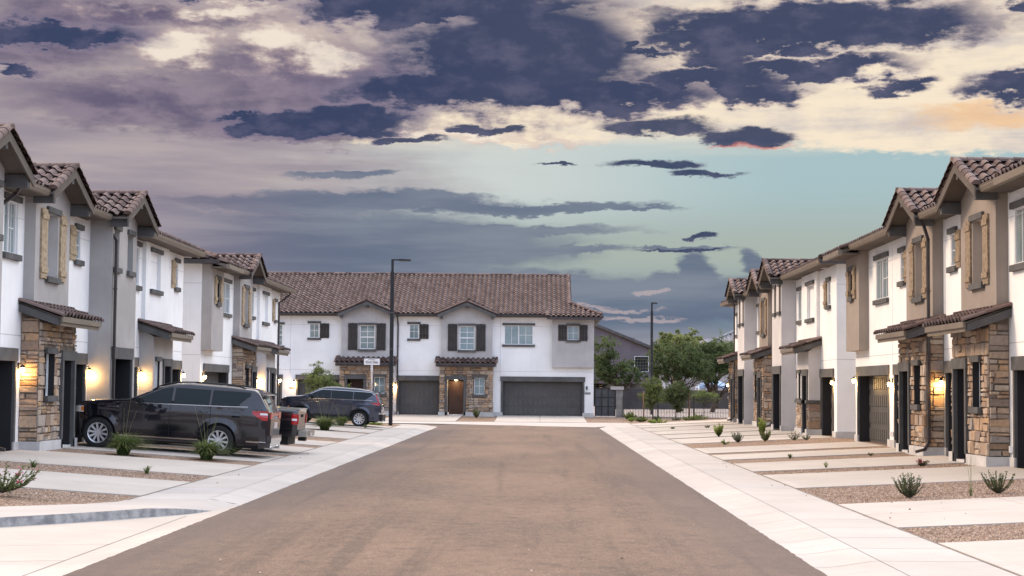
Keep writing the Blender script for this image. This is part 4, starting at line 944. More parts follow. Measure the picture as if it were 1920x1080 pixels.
# cross joint stains and small cracks on the right pavement back edge
bj = MB(); pts = [(5.05 + rnd.uniform(-.012, .012), 14 + i * .5, -.262) for i in range(150)]
for p_, q_ in zip(pts, pts[1:]): groove(bj, p_, q_, .03, .001)
pts = [(-6.75 + rnd.uniform(-.012, .012), 27.9 + i * .5, -.262) for i in range(112)]
for p_, q_ in zip(pts, pts[1:]): groove(bj, p_, q_, .03, .001)
struct('pavement_joint', bj, jm)
# mountain far away
mt = MB(); N = 60; prev = None
for i in range(N):
    a_ = -.2 + .5 * i / N; d_ = 3600; x = math.tan(a_) * d_
    u_ = min(1, max(0, (a_ - .072) / .03)); h = 30 + 84 * u_ * u_ * (3 - 2 * u_) + 60 * (a_ - .1) * (a_ > .1) * 4 * (a_ < .13) + 10 * mnoise.noise(Vector((a_ * 70, 0, 0)))
    row = [(x, d_, -5), (x, d_ + 120, h * .55), (x + 10 * mnoise.noise(Vector((a_ * 90, 2, 0))), d_ + 260, h), (x, d_ + 700, -5)]
    if prev:
        for k in range(3): mt.face([prev[k], row[k], row[k + 1], prev[k + 1]])
    prev = row
struct('mountain', mt, mat('hazy_rock', (.17, .165, .21), .95, .2, .01, .5, .05))  # distance haze put into the rock as a bluish violet tone

# ================================================================= STREET FURNITURE
def street_lamp(name, x, y, z0, h, arm, label, head=.5):
    r_ = empty(name, (x, y, z0), 0, label=label, cat='street lamp', group='street lamps')
    m = MB(); m.box(-.09, .09, -.09, .09, -.1, h * .93); p = m.build('pole', metalk, r_)
    m = MB(); m.box(-.06, .06, -.06, .06, h * .93, h + .05); m.build('upper_pole', metalk, r_)
    m = MB(); m.box(min(-.05, arm), max(.05, arm), -.04, .04, h - .02, h + .05); m.build('arm', metalk, r_)
    s = 1 if arm > 0 else -1
    m = MB(); m.hexa([(arm - s * .12, -.15, h - .05), (arm + s * head, -.15, h - .05), (arm + s * head, .15, h - .05), (arm - s * .12, .15, h - .05), (arm - s * .12, -.12, h + .07), (arm + s * head, -.12, h + .04), (arm + s * head, .12, h + .04), (arm - s * .12, .12, h + .07)] if s > 0 else
           [(arm + s * head, -.15, h - .05), (arm - s * .12, -.15, h - .05), (arm - s * .12, .15, h - .05), (arm + s * head, .15, h - .05), (arm + s * head, -.12, h + .04), (arm - s * .12, -.12, h + .07), (arm - s * .12, .12, h + .07), (arm + s * head, .12, h + .04)])
    m.build('lamp_head', metalk, r_)
    m = MB()
    for z in (h * .68, h * .46, h * .25): m.box(-.095, .095, -.095, .095, z, z + .02)
    m.build('band', gutterm, r_)
street_lamp('street_lamp', -7.12, 82.4, -.26, 8.1, .45, 'tall black street lamp at the left corner with a long arm to the right', .45)
street_lamp('street_lamp', 8.3, 122, -.22, 8.05, .12, 'distant black street lamp rising beyond the metal fence and trees', .28)
sg = empty('street_sign', (-8.35, 85.3, -.25), R(-2), label='white street name sign reading 42nd Glen on a grey post', cat='street sign')
m = MB(); m.tube([(0, 0, -.1), (0, 0, 2.75)], .045, 10); m.build('post', mat('galvanised_post', (.30, .28, .28), .5, .1, 3, metal=.3), sg)
m = MB(); m.box(-.40, .40, -.06, -.04, 2.98, 3.30); sb = m.build('sign_plate', mat('sign_white', (.8, .8, .82), .5, .01, 1), sg)
text_mesh('lettering', '42nd Glen', .19, metalk, sb, (0, -.064, 3.115), (R(90), 0, 0), .8); text_mesh('lettering', 'PRIVATE STREET', .052, metalk, sb, (0, -.064, 3.25), (R(90), 0, 0), .9)
m = MB(); m.box(-.055, .055, -.05, -.047, 2.63, 2.96); s2 = m.build('small_plate', MATS['sign_white'], sg)
text_mesh('lettering', 'S', .10, metalk, s2, (0, -.054, 2.86), (R(90), 0, 0), .8); text_mesh('lettering', '8', .10, metalk, s2, (0, -.054, 2.72), (R(90), 0, 0), .8)

# gate, pillar, fences
gt = empty('block_gate', (3.6, 104.3, -.15), 0, label='dark panelled side gate between the end townhouse and the stone pillar', cat='gate')
m = MB(); m.box(0, 1.28, 0, .05, .12, 1.78); bp_ = m.build('gate_panel', mat('dark_gate_metal', (.075, .075, .08), .6, .12, 2, .2, 20), gt)
m = MB()
for x in (.0, .40, .80, 1.22): m.box(x, x + .05, -.04, .0, .08, 1.82)
for z in (.10, .66, 1.22, 1.76): m.box(0, 1.28, -.03, .0, z, z + .04)
m.build('gate_frame', metalk, gt); m = MB(); m.tube([(1.12, -.08, .95), (1.12, -.08, 1.1)], .02, 6); m.build('handle', gutterm, gt)
pl_ = empty('fence_pillar', (5.12, 104.4, -.15), 0, label='square rendered pillar with a pale cap beside the dark side gate', cat='pillar')
m = MB(); m.box(-.2, .2, -.2, .2, -.1, 1.72); m.build('shaft', mat('pillar_block', (.24, .22, .205), .95, .15, 3, .5, 30), pl_); m = MB(); m.box(-.55, .26, -.26, .26, 1.72, 1.92); m.build('cap', mat('pillar_cap', (.42, .39, .37), .9, .1, 4, .4, 30), pl_)
def picket_fence(x0, y0, x1, y1, z0, h, label):
    F = empty('metal_fence', (x0, y0, z0), math.atan2(y1 - y0, x1 - x0), label=label, cat='fence'); L = math.hypot(x1 - x0, y1 - y0)
    m = MB(); n = int(L / .105)
    for i in range(n): x = L * i / n; m.box(x - .009, x + .009, -.009, .009, .06, h)
    for z in (.12, h - .16, h - .02): m.box(0, L, -.015, .015, z, z + .03)
    m.build('picket_panel', mat('fence_metal', (.045, .042, .042), .6, .1, 3), F)
    for i in range(int(L / 2.4) + 1): q = MB(); x = i * 2.4; q.box(x - .032, x + .032, -.032, .032, -.05, h + .03); q.build('post', MATS['fence_metal'], F)
picket_fence(5.35, 104.2, 16.5, 97.5, -.22, 1.4, 'black metal picket fence running behind the young trees')
def block_wall(x0, y0, x1, y1, z0, h, label, col, nm):
    W = empty('block_wall', (x0, y0, z0), math.atan2(y1 - y0, x1 - x0), label=label, cat='wall'); L = math.hypot(x1 - x0, y1 - y0)
    m = MB(); m.box(0, L, 0, .2, -.3, h); m.build('wall', mat(nm, col, .95, .15, .6, .4, 12), W); m = MB(); m.box(0, L, -.03, .23, h, h + .1); m.build('cap', mat(nm + '_cap', tuple(c * 1.3 for c in col), .95, .1, 1), W)
block_wall(5.6, 150, 13.0, 152, -.1, 1.7, 'dark block garden wall below the house with the patio', (.085, .078, .08), 'dark_block')
block_wall(13.05, 158, 40, 158, -.1, 1.55, 'long dark brown block wall behind the gravel lot', (.085, .072, .066), 'brown_block')

# background houses
h = empty('background_house', (7.9, 172, 0), 0, label='dark grey house with a long sloping gable and small paned window behind the trees', cat='house')
m = MB(); m.face([(-8, 0, -.3), (4.4, 0, -.3), (4.4, 0, 5.35), (2.2, 0, 6.1), (-3.5, 0, 8.45), (-8, 0, 6.6)]); m.face([(4.4, 0, -.3), (4.4, 12, -.3), (4.4, 12, 5.35), (4.4, 0, 5.35)]); m.build('wall', mat('taupe_stucco', (.145, .122, .135), .9, .08, .6, .3, 30), h)
m = MB()
for (a_, za, b_, zb) in ((-3.5, 8.6, 5.0, 5.22), (-8, 6.75, -3.5, 8.6)): m.hexa([(a_, -.5, za), (b_, -.5, zb), (b_, 13, zb), (a_, 13, za), (a_, -.5, za + .28), (b_, -.5, zb + .28), (b_, 13, zb + .28), (a_, 13, za + .28)])
rf_ = m.build('roof', mat('dark_roof', (.085, .08, .085), .8, .15, 2), h)
m = MB(); m.tube([(2.2, 4, 6.5), (2.2, 4, 6.95)], .07, 8); m.build('vent_pipe', pipem, rf_)
window(h, 2.05, 3.5, 3.35, 4.95, -.06, .02, 'none', False, False)
m = MB()
for i in range(1, 5): x = 2.05 + 1.45 * i / 5; m.box(x - .012, x + .012, -.09, -.05, 3.37, 4.93)
for i in range(1, 5): z = 3.35 + 1.6 * i / 5; m.box(2.07, 3.48, -.085, -.055, z - .012, z + .012)
m.build('window_bars', gutterm, h)
m = MB(); m.box(-6, 4.6, -3.2, .0, 2.15, 2.5); m.box(-6, 4.8, -3.4, -3.0, 2.5, 2.62); m.build('patio_roof', MATS['taupe_stucco'], h)
for x in (-2.4, 1.2, 4.3): m = MB(); m.box(x - .18, x + .18, -3.2, -2.8, -.3, 2.15); m.build('patio_post', MATS['taupe_stucco'], h)
m = MB(); m.box(-5.5, 3.9, -.03, -.001, -.1, 2.1); m.build('patio_opening_shade', glassd, h)  # dark sheet standing in for the shade in the patio openings
h = empty('background_house', (21.5, 186, 0), 0, label='house with a pale grey tiled hip roof behind the large trees on the right', cat='house')
m = MB(); m.box(-5.5, 14, 0, 14, -.3, 5.2); m.build('wall', mat('far_wall', (.40, .36, .34), .9, .1, 1), h)
m = MB(); s = .42
n_ = Vector((0, -s, 1)).normalized()
tiles(m, (-6, -.6, 5.25), (1, 0, 0), (0, 1, s), n_, 20, 8.4, lambda u, v: v / 1.085 < u + .2, tw=.5, tl=.42, seed=2)
n2v = Vector((-s, 0, 1)).normalized(); tiles(m, (-6, 14, 5.25), (0, -1, 0), (1, 0, s), n2v, 14.6, 8.4, lambda u, v: v / 1.085 < 14.8 - u, tw=.5, tl=.42, seed=3)
caps(m, (-6, -.6, 5.35), (1.7, 7.1, 8.6), .16, .5); caps(m, (1.7, 7.1, 8.6), (14, 7.1, 8.6), .16, .5); m.build('roof', greytile, h)
m = MB(); tiles(m, (-8.6, -3.2, 4.55), (1, 0, 0), (0, 1, s), n_, 5.2, 3.0, None, tw=.5, tl=.42, seed=4); m.build('lower_roof', greytile, h)
h = empty('shade_canopy', (17.2, 165, 0), 0, label='small pale blue shade canopy in the yard beyond the block wall', cat='canopy')
m = MB(); a_ = [(-1.5, -1.5, 2.0), (1.5, -1.5, 2.0), (1.5, 1.5, 2.0), (-1.5, 1.5, 2.0)]
for i in range(4): m.face([a_[i], a_[(i + 1) % 4], (0, 0, 2.75)]); m.face([a_[i], a_[(i + 1) % 4], (a_[(i + 1) % 4][0], a_[(i + 1) % 4][1], 1.75), (a_[i][0], a_[i][1], 1.75)])
m.build('fabric_top', mat('pale_blue_fabric', (.30, .42, .62), .8, .05, 1), h)
for p_ in a_: m = MB(); m.tube([(p_[0], p_[1], -.2), p_], .04, 6); m.build('leg', vinyl, h)

# ================================================================= VEHICLES
def interp(tab, x):
    if x <= tab[0][0]: return tab[0][1]
    for (a_, va), (b_, vb) in zip(tab, tab[1:]):
        if x <= b_: t_ = (x - a_) / (b_ - a_); return va + (vb - va) * t_
    return tab[-1][1]
def sinterp(tab, x):      # smoothed interpolation
    return (interp(tab, x - .05) + 2 * interp(tab, x) + interp(tab, x + .05)) / 4
def vehicle(name, loc, rz, pitch, S, label, group='vehicles parked on driveways'):
    """x forward (nose +), y left, z up from the road"""
    V = empty(name, loc, 0, label=label, cat=S['cat'], group=group); V.rotation_euler = (0, pitch, rz) ; V.rotation_mode = 'XYZ'
    x0, x1 = S['tail'], S['nose']; top, wid, bot, belt = S['top'], S['wid'], S['bot'], S['belt']; wr = S['wr']; ax = S['axles']; AR = wr + S.get('gap', .055)
    def zt(x): return sinterp(top, x)
    def zb(x):
        z = interp(bot, x)
        for a_ in ax:
            d = abs(x - a_)
            if d < AR: z = max(z, wr + math.sqrt(AR * AR - d * d) + .01)
        return z
    def W(x, z):
        w_ = interp(wid, x); zbt = interp(belt, x); zb0 = interp(bot, x)
        if z > zbt: return w_ - S['tumble'] * (z - zbt) - .03 * ((z - zbt) / .5) ** 2
        u = (z - zb0) / max(.1, zbt - zb0)
        k = 1 - .045 * (1 - u) ** 2 - .012 * u ** 3
        cr = .012 * math.exp(-((z - S['crease']) / .035) ** 2)
        fl = 0
        for a_ in ax:
            d = math.hypot(x - a_, z - wr)
            if d < AR + .16: fl = max(fl, .022 * (1 - max(0, d - AR) / .16))
        return w_ * k + cr + fl
    sts = set()
    n = 84
    for i in range(n + 1): sts.add(round(x0 + (x1 - x0) * i / n, 4))
    for a_ in ax:
        for k in range(-12, 13): sts.add(round(a_ + AR * math.sin(math.pi / 2 * k / 12), 4))
    for t_ in (top,):
        for (q, _) in t_: sts.add(round(q, 4))
    sts = sorted(s_ for s_ in sts if x0 <= s_ <= x1); NC = 18; NT_ = 8
    m = MB(); rings = []
    for x in sts:
        a_, b_ = zb(x), zt(x); a_ = min(a_, b_ - .03); rr = min(.07, (b_ - a_) * .3); side = []
        for k in range(NC + 1):
            z = a_ + (b_ - rr - a_) * k / NC; side.append((W(x, z), z))
        wt = W(x, b_ - rr)
        for th in (30, 60): side.append((wt - rr * (1 - math.cos(R(th))), b_ - rr + rr * math.sin(R(th))))
        wt2 = wt - rr; crown = S.get('crown', .035)
        tp = [(wt2 * (1 - 2 * k / NT_), b_ + crown * (1 - (1 - 2 * k / NT_) ** 2) ) for k in range(NT_ + 1)]
        ring = [(x, y_, z_) for (y_, z_) in side] + [(x, y_, z_) for (y_, z_) in tp] + [(x, -y_, z_) for (y_, z_) in reversed(side)]
        rings.append(ring)
    base = len(m.v); K = len(rings[0])
    for rg in rings: m.v += rg
    for i in range(len(rings) - 1):
        for k in range(K - 1): m.f.append((base + i * K + k, base + (i + 1) * K + k, base + (i + 1) * K + k + 1, base + i * K + k + 1)); m.t.append(.5); m.sm.append(True)
    for i in (0, len(rings) - 1):
        rg = [base + i * K + k for k in range(K)]; m.f.append(tuple(rg if i else rg[::-1])); m.t.append(.5); m.sm.append(False)
    body = m.build('body', S['paint'], V, sharp=38)
    def top_pt(x, y_, off=.006):
        d = .02; s_ = (zt(x + d) - zt(x - d)) / (2 * d); nn = Vector((-s_, 0, 1)).normalized(); rr = .07; wt2 = max(.1, W(x, zt(x) - rr) - rr); u = min(1, abs(y_) / wt2)
        return Vector((x, y_, zt(x) + S.get('crown', .035) * (1 - u * u))) + nn * off
    def side_patch(nm, mm, xs_, lo, hi, off=.004, par=V, ys_=(1, -1), nz=6):
        for s_ in ys_:
            q = MB(); pr = None
            for x in xs_:
                a_, b_ = lo(x), hi(x); col = [(x, s_ * (W(x, a_ + (b_ - a_) * k / nz) + off), a_ + (b_ - a_) * k / nz) for k in range(nz + 1)]
                if pr:
                    for k in range(nz): q.face([pr[k], col[k], col[k + 1], pr[k + 1]] if s_ > 0 else [pr[k], pr[k + 1], col[k + 1], col[k]], sm=True)
                pr = col
            q.build(nm, mm, par)
    def top_patch(nm, mm, xa, xb, ya, yb, off=.006, par=V, nx=10, ny=8, shp=None):
        q = MB(); pr = None
        for i in range(nx + 1):
            x = xa + (xb - xa) * i / nx; y0_, y1_ = (ya, yb) if not shp else shp(x)
            col = [top_pt(x, y0_ + (y1_ - y0_) * k / ny, off) for k in range(ny + 1)]
            if pr:
                for k in range(ny): q.face([pr[k], pr[k + 1], col[k + 1], col[k]], sm=True)
            pr = col
        q.build(nm, mm, par)
    lsp = lambda a_, b_, n_: [a_ + (b_ - a_) * i / n_ for i in range(n_ + 1)]
    blk, gls, chrome = S['black'], S['glass'], S['chrome']
    # side windows: each pane follows belt and roof line
    for (a_, b_, sl0, sl1, par) in S['panes']:
        def hi(x): return min(zt(x) - S['rail'], S['wtop'])
        xs_ = lsp(a_, b_, 16)
        def lo(x, a_=a_, b_=b_, sl0=sl0, sl1=sl1): return min(interp(belt, x) + .03 + max(0, (a_ + sl0 - x)) * S.get('rs', 1.2), hi(x) - .01)
        def hi2(x, a_=a_, b_=b_, sl1=sl1, lo=lo): return max(lo(x) + .008, hi(x) - max(0, x - (b_ - sl1)) * 1.4)
        side_patch('side_window', gls, xs_, lo, hi2, .005)
        xs2 = lsp(a_ - .025, b_ + .02, 18)
        side_patch('window_frame', blk, xs2, lambda x: min(lo(min(max(x, a_), b_)) - .022, hi(x)), lambda x: hi2(min(max(x, a_), b_)) + .018, .002)
    for (xl, za, zb_) in S['seams']:
        side_patch('door_seam', blk, [xl - .006, xl + .006], lambda x: za, lambda x: zb_, .003, nz=12)
    side_patch('belt_trim', chrome, lsp(S['panes'][-1][0], S['panes'][0][1], 20), lambda x: interp(belt, x) - .012, lambda x: interp(belt, x) + .006, .012, nz=2)
    side_patch('rocker_trim', S['rocker'], lsp(ax[0] + AR + .08, ax[1] - AR - .08, 10), lambda x: interp(bot, x) + S.get('rk', .05), lambda x: interp(bot, x) + S.get('rk', .05) + S.get('rkh', .04), .016, nz=2)
    if S.get('cladding'):
        for a_ in ax:
            for s_ in (1, -1):
                q = MB()
                for k in range(16):
                    t0, t1 = math.pi * k / 16, math.pi * (k + 1) / 16; pts = []
                    for (t_, r2) in ((t0, AR - .005), (t1, AR - .005), (t1, AR + .055), (t0, AR + .055)):
                        x, z = a_ + r2 * math.cos(t_), max(interp(bot, a_), wr + r2 * math.sin(t_)); pts.append((x, s_ * (W(x, z) + .012), z))
                    q.face(pts if s_ > 0 else pts[::-1], sm=True)
                q.build('arch_cladding', blk, V)
        side_patch('sill_cladding', blk, lsp(ax[0] + AR, ax[1] - AR, 10), lambda x: interp(bot, x), lambda x: interp(bot, x) + .17, .010, nz=3)
    for xh in S['handles']:
        for s_ in (1, -1):
            zh = S['hz']; yv = W(xh, zh); q = MB(); q.tube([(xh - .10, s_ * (yv + .004), zh), (xh - .08, s_ * (yv + .035), zh + .004), (xh + .08, s_ * (yv + .035), zh + .008), (xh + .10, s_ * (yv + .004), zh + .008)], .013, 8); q.build('door_handle', S['paint'], V)
    # glass front and rear
    wa, wb = S['windscreen']; top_patch('windscreen', gls, wa, wb, 0, 0, shp=lambda x: (-(W(x, zt(x) - .07) - .12), W(x, zt(x) - .07) - .12))
    if 'rearglass' in S:
        ra, rb = S['rearglass']; top_patch('rear_window', S.get('rglass', gls), ra, rb, 0, 0, shp=lambda x: (-(W(x, zt(x) - .07) - .13), W(x, zt(x) - .07) - .13))
        top_patch('rear_wiper', blk, ra - .0, ra + .02, -.1, .35, .03)
    # underbody
    q = MB(); ya = interp(wid, 0) * .80; q.box(x0 + .25, x1 - .25, -ya, ya, .24, interp(belt, 0) - .1)
    q.build('underbody', blk, V)
    # wheels
    for ia, a_ in enumerate(ax):
        for s_ in (1, -1):
            yo = interp(wid, a_) - .015; wt_ = S['tw']; q = MB(); prof = [(wr * .66, 0), (wr * .70, -.012), (wr * .93, -.008), (wr * .985, .012), (wr, .04), (wr, wt_ - .04), (wr * .985, wt_ - .012), (wr * .7, wt_), (wr * .5, wt_)]
            n_ = 40; pts = []
            for k in range(n_):
                th = 2 * math.pi * k / n_; ct, st_ = math.cos(th), math.sin(th)
                pts += [(a_ + r_ * ct, s_ * (yo - d_), wr + r_ * st_) for (r_, d_) in prof]
            L_ = len(prof); fs = [(k * L_ + j, k * L_ + j + 1, ((k + 1) % n_) * L_ + j + 1, ((k + 1) % n_) * L_ + j) for k in range(n_) for j in range(L_ - 1)]
            q.faces(pts, fs, .5, True); wh = q.build('wheel', S['rubber'], V)
            q = MB(); ro = wr * .665; pts = []; pr2 = [(ro, -.008), (ro * .93, -.006), (ro * .90, .03), (ro * .88, .09)]
            for k in range(n_):
                th = 2 * math.pi * k / n_; pts += [(a_ + r_ * math.cos(th), s_ * (yo - d_), wr + r_ * math.sin(th)) for (r_, d_) in pr2]
            q.faces(pts, [(k * 4 + j, k * 4 + j + 1, ((k + 1) % n_) * 4 + j + 1, ((k + 1) % n_) * 4 + j) for k in range(n_) for j in range(3)], .5, True)
            ns = S['spokes']
            for k in range(ns):
                th = 2 * math.pi * k / ns + .15; c_, s2_ = math.cos(th), math.sin(th)
                def pp(r_, t_, d_): return (a_ + r_ * c_ - t_ * s2_, s_ * (yo - d_), wr + r_ * s2_ + t_ * c_)
                w0, w1 = .020, .030
                q.hexa([pp(ro * .12, -w0, .02), pp(ro * .93, -w1, .004), pp(ro * .93, -w1, .05), pp(ro * .12, -w0, .06), pp(ro * .12, w0, .02), pp(ro * .93, w1, .004), pp(ro * .93, w1, .05), pp(ro * .12, w0, .06)])
            q.tube([(a_, s_ * (yo - .06), wr), (a_, s_ * (yo - .008), wr)], ro * .22, 16); q.build('rim', S['rim'], wh)
            q = MB(); q.tube([(a_, s_ * (yo - .14), wr), (a_, s_ * (yo - .10), wr)], ro * .9, 20); q.build('brake_disc', blk, wh)
    S['extra'](V, body, dict(W=W, zt=zt, side_patch=side_patch, top_patch=top_patch, top_pt=top_pt, lsp=lsp, belt=belt, bot=bot))
    return V
def paint(name, col, flake=.25, rough=.32):
    M = bpy.data.materials.new(name); M.use_nodes = True; b = M.node_tree.nodes['Principled BSDF']; b.inputs['Base Color'].default_value = (*col, 1)
    b.inputs['Metallic'].default_value = flake; b.inputs['Roughness'].default_value = rough; b.inputs['Coat Weight'].default_value = 1; b.inputs['Coat Roughness'].default_value = .03
    t = NT(M.node_tree); tcn = t.new('ShaderNodeTexCoord'); n = t.noise(tcn.outputs['Object'], 2, 4); t.link(t.m('MULTIPLY_ADD', n, .12, rough - .06), b.inputs['Roughness']); return M
blackp = mat('black_plastic', (.012, .012, .013), .6, .1, 4); cargl = mat('tinted_glass', (.006, .012, .016), .03, 0, 1, spec=.25, coat=0); chromem = mat('chrome', (.62, .62, .62), .15, .02, 2, metal=1)
rubber = mat('rubber', (.018, .018, .018), .85, .1, 6); alloy = mat('alloy', (.58, .58, .60), .3, .03, 2, metal=.7); redl = mat('red_lens', (.38, .008, .012), .12, .05, 3, coat=1); clearl = mat('clear_lens', (.7, .7, .7), .1, .05, 3, coat=1); amber = mat('amber_lens', (.75, .22, .02), .2, .05, 3, coat=1)
plate = mat('plate_white', (.5, .45, .42), .5, .1, 6); lightgl = mat('rear_glass', (.10, .10, .10), .06, .1, 2, spec=.9, coat=1)
def mirror_(V, x, z, W, p):
    for s_ in (1, -1):
        y = W(x, z); q = MB(); q.box(x - .02, x + .04, s_ * (y - .02), s_ * (y + .10), z - .03, z + .0)
        P8 = [(x - .07, y + .07, z - .03), (x + .07, y + .07, z - .02), (x + .06, y + .24, z - .01), (x - .07, y + .27, z - .03), (x - .07, y + .07, z + .13), (x + .03, y + .07, z + .13), (x + .02, y + .22, z + .12), (x - .07, y + .26, z + .12)]
        if s_ > 0: q.hexa(P8)
        else: q.hexa([(a_, -b_, c_) for (a_, b_, c_) in (P8[3], P8[2], P8[1], P8[0], P8[7], P8[6], P8[5], P8[4])])
        q.build('side_mirror', p, V)
# dark grey three-row SUV: seen from its left side, nose to the garage
def suv_extra(V, body, G):
    W, sp, tp, lsp, zt = G['W'], G['side_patch'], G['top_patch'], G['lsp'], G['zt']
    mirror_(V, .80, 1.25, W, blackp)
    sp('tail_light', redl, lsp(-2.50, -2.10, 8), lambda x: .98 + max(0, (x + 2.36)) * .6, lambda x: 1.22 - max(0, x + 2.35) * .05, .010)
    sp('tail_light_insert', clearl, lsp(-2.49, -2.30, 4), lambda x: 1.12, lambda x: 1.17, .014)
    q = MB()
    for s_ in (1, -1): q.box(-2.575, -2.535, s_ * .45, s_ * .82, 1.02, 1.2)
    q.box(-2.57, -2.53, -.5, .5, 1.10, 1.17); q.build('tail_light_bar', redl, V)
    sp('headlight', clearl, lsp(2.26, 2.52, 6), lambda x: .90, lambda x: 1.06 - max(0, x - 2.4) * .2, .010)
    sp('side_marker', amber, lsp(2.26, 2.34, 3), lambda x: .93, lambda x: 1.04, .014)
    sp('bumper_trim', chromem, lsp(-2.48, -1.98, 6), lambda x: .40, lambda x: .435, .016)
    sp('fuel_door', S1['paint'], lsp(-1.78, -1.58, 3), lambda x: .98, lambda x: 1.14, .003, ys_=(1,)); 
    for (a_, b_, c_, d_) in ((-1.79, -1.57, .965, .975), (-1.79, -1.57, 1.145, 1.155)): sp('fuel_door_seam', blackp, lsp(a_, b_, 2), lambda x: c_, lambda x: d_, .003, ys_=(1,), nz=1)
    for s_ in (1, -1):
        q = MB(); xs_ = lsp(-1.85, .55, 14); q.tube([(x, s_ * (W(x, zt(x) - .07) - .10), zt(x) + .045 - (.04 if i in (0, 14) else 0)) for i, x in enumerate(xs_)], .018, 8); q.build('roof_rail', blackp, V)
    q = MB(); q.hexa([(-2.42, -.66, 1.62), (-2.08, -.70, 1.69), (-2.08, .70, 1.69), (-2.42, .66, 1.62), (-2.40, -.64, 1.645), (-2.08, -.68, 1.735), (-2.08, .68, 1.735), (-2.40, .64, 1.645)]); q.build('spoiler', S1['paint'], V)
    q = MB(); q.box(-2.62, -2.50, -.86, .86, .42, .60); q.hexa([(-2.60, -.84, .30), (-2.3, -.9, .26), (-2.3, .9, .26), (-2.60, .84, .30), (-2.60, -.85, .42), (-2.3, -.93, .42), (-2.3, .93, .42), (-2.60, .85, .42)]); q.build('rear_bumper', S1['paint'], V)
    q = MB(); q.box(-2.585, -2.555, -.24, .24, .78, .93); q.build('number_plate', plate, V)
    q = MB(); q.box(2.52, 2.58, -.6, .6, .45, .78); q.build('grille', blackp, V)
    q = MB(); q.tube([(-2.4, .55, .28), (-2.64, .55, .27)], .045, 12); q.tube([(-2.4, -.55, .28), (-2.64, -.55, .27)], .045, 12); build_split(q, 'exhaust_tip', chromem, V)
    sp('door_crease_line', blackp, lsp(-.75, 1.2, 8), lambda x: .555, lambda x: .562, .003, nz=1)  # thin black strip drawn along the lower doors
S1 = dict(cat='suv', tail=-2.57, nose=2.55, wr=.395, axles=(-1.27, 1.84), tw=.25, tumble=.42, crease=1.06, crown=.03,
          top=[(-2.57, .92), (-2.54, 1.20), (-2.46, 1.30), (-2.24, 1.66), (-2.10, 1.745), (-1.4, 1.785), (-.4, 1.80), (.0, 1.765), (.26, 1.70), (1.02, 1.35), (1.16, 1.305), (2.1, 1.22), (2.38, 1.15), (2.50, 1.04), (2.55, .80)],
          wid=[(-2.57, .80), (-2.50, .885), (-2.3, .935), (-1.9, .96), (1.9, .96), (2.2, .915), (2.42, .82), (2.55, .66)],
          bot=[(-2.57, .42), (-2.3, .32), (-1.8, .30), (1.8, .28), (2.3, .27), (2.55, .30)], belt=[(-2.5, 1.33), (-1.5, 1.29), (1.0, 1.23), (2.5, 1.06)],
          rail=.085, wtop=1.66, panes=[(.03, .92, 0, .0, 0), (-.95, -.08, .0, .0, 0), (-1.98, -1.05, .28, .0, 0)], rs=.9,
          seams=[(1.24, .34, 1.22), (.02, .34, 1.24), (-1.02, .80, 1.27)], handles=(.26, -.84), hz=1.10, windscreen=(.27, 1.0), rearglass=(-2.42, -2.21), rglass=lightgl,
          spokes=10, paint=paint('graphite_paint', (.012, .012, .019), .45, .13), black=blackp, glass=cargl, chrome=chromem, rocker=chromem, rk=.075, rkh=.03, rubber=rubber, rim=alloy, extra=suv_extra)
vehicle('parked_suv', (-9.46, 44.22, -.10), R(180), R(-3.3), S1, 'large dark grey three row suv parked nose in on the nearest left driveway')
# grey-blue compact SUV with cladding
def crv_extra(V, body, G):
    W, sp, tp, lsp, zt = G['W'], G['side_patch'], G['top_patch'], G['lsp'], G['zt']
    mirror_(V, .84, 1.19, W, blackp)
    sp('tail_light', redl, lsp(-2.22, -1.80, 8), lambda x: 1.02 + max(0, x + 2.1) * .30, lambda x: 1.14 - max(0, x + 2.0) * .15, .010)
    sp('tail_light_upper', redl, lsp(-2.24, -2.04, 8), lambda x: 1.08 + (x + 2.24) * 1.9 - .06, lambda x: 1.15 + (x + 2.24) * 1.9, .012)
    sp('headlight', blackp, lsp(1.95, 2.28, 6), lambda x: .96, lambda x: 1.05, .010)
    sp('rear_window_trim', chromem, lsp(-1.98, .95, 16), lambda x: min(zt(x) - .075, 1.59), lambda x: min(zt(x) - .06, 1.605), .010, nz=1)
    sp('side_marker', amber, lsp(1.86, 1.92, 2), lambda x: .70, lambda x: .76, .012)
    q = MB(); q.hexa([(-2.16, -.58, 1.57), (-1.84, -.62, 1.63), (-1.84, .62, 1.63), (-2.16, .58, 1.57), (-2.14, -.57, 1.61), (-1.84, -.6, 1.68), (-1.84, .6, 1.68), (-2.14, .57, 1.61)]); q.build('spoiler', S2['paint'], V)
    q = MB(); q.box(-2.40, -2.24, -.80, .80, .36, .62); q.build('rear_bumper', blackp, V); q = MB(); q.box(-2.405, -2.20, -.84, .84, .62, .70); q.build('bumper_trim', chromem, V)
    q = MB(); q.box(-2.345, -2.31, -.24, .24, .80, .95); q.build('number_plate', plate, V)
    q = MB(); q.tube([(-2.2, .6, .33), (-2.43, .6, .32)], .04, 10); q.tube([(-2.2, -.6, .33), (-2.43, -.6, .32)], .04, 10); build_split(q, 'exhaust_tip', chromem, V)
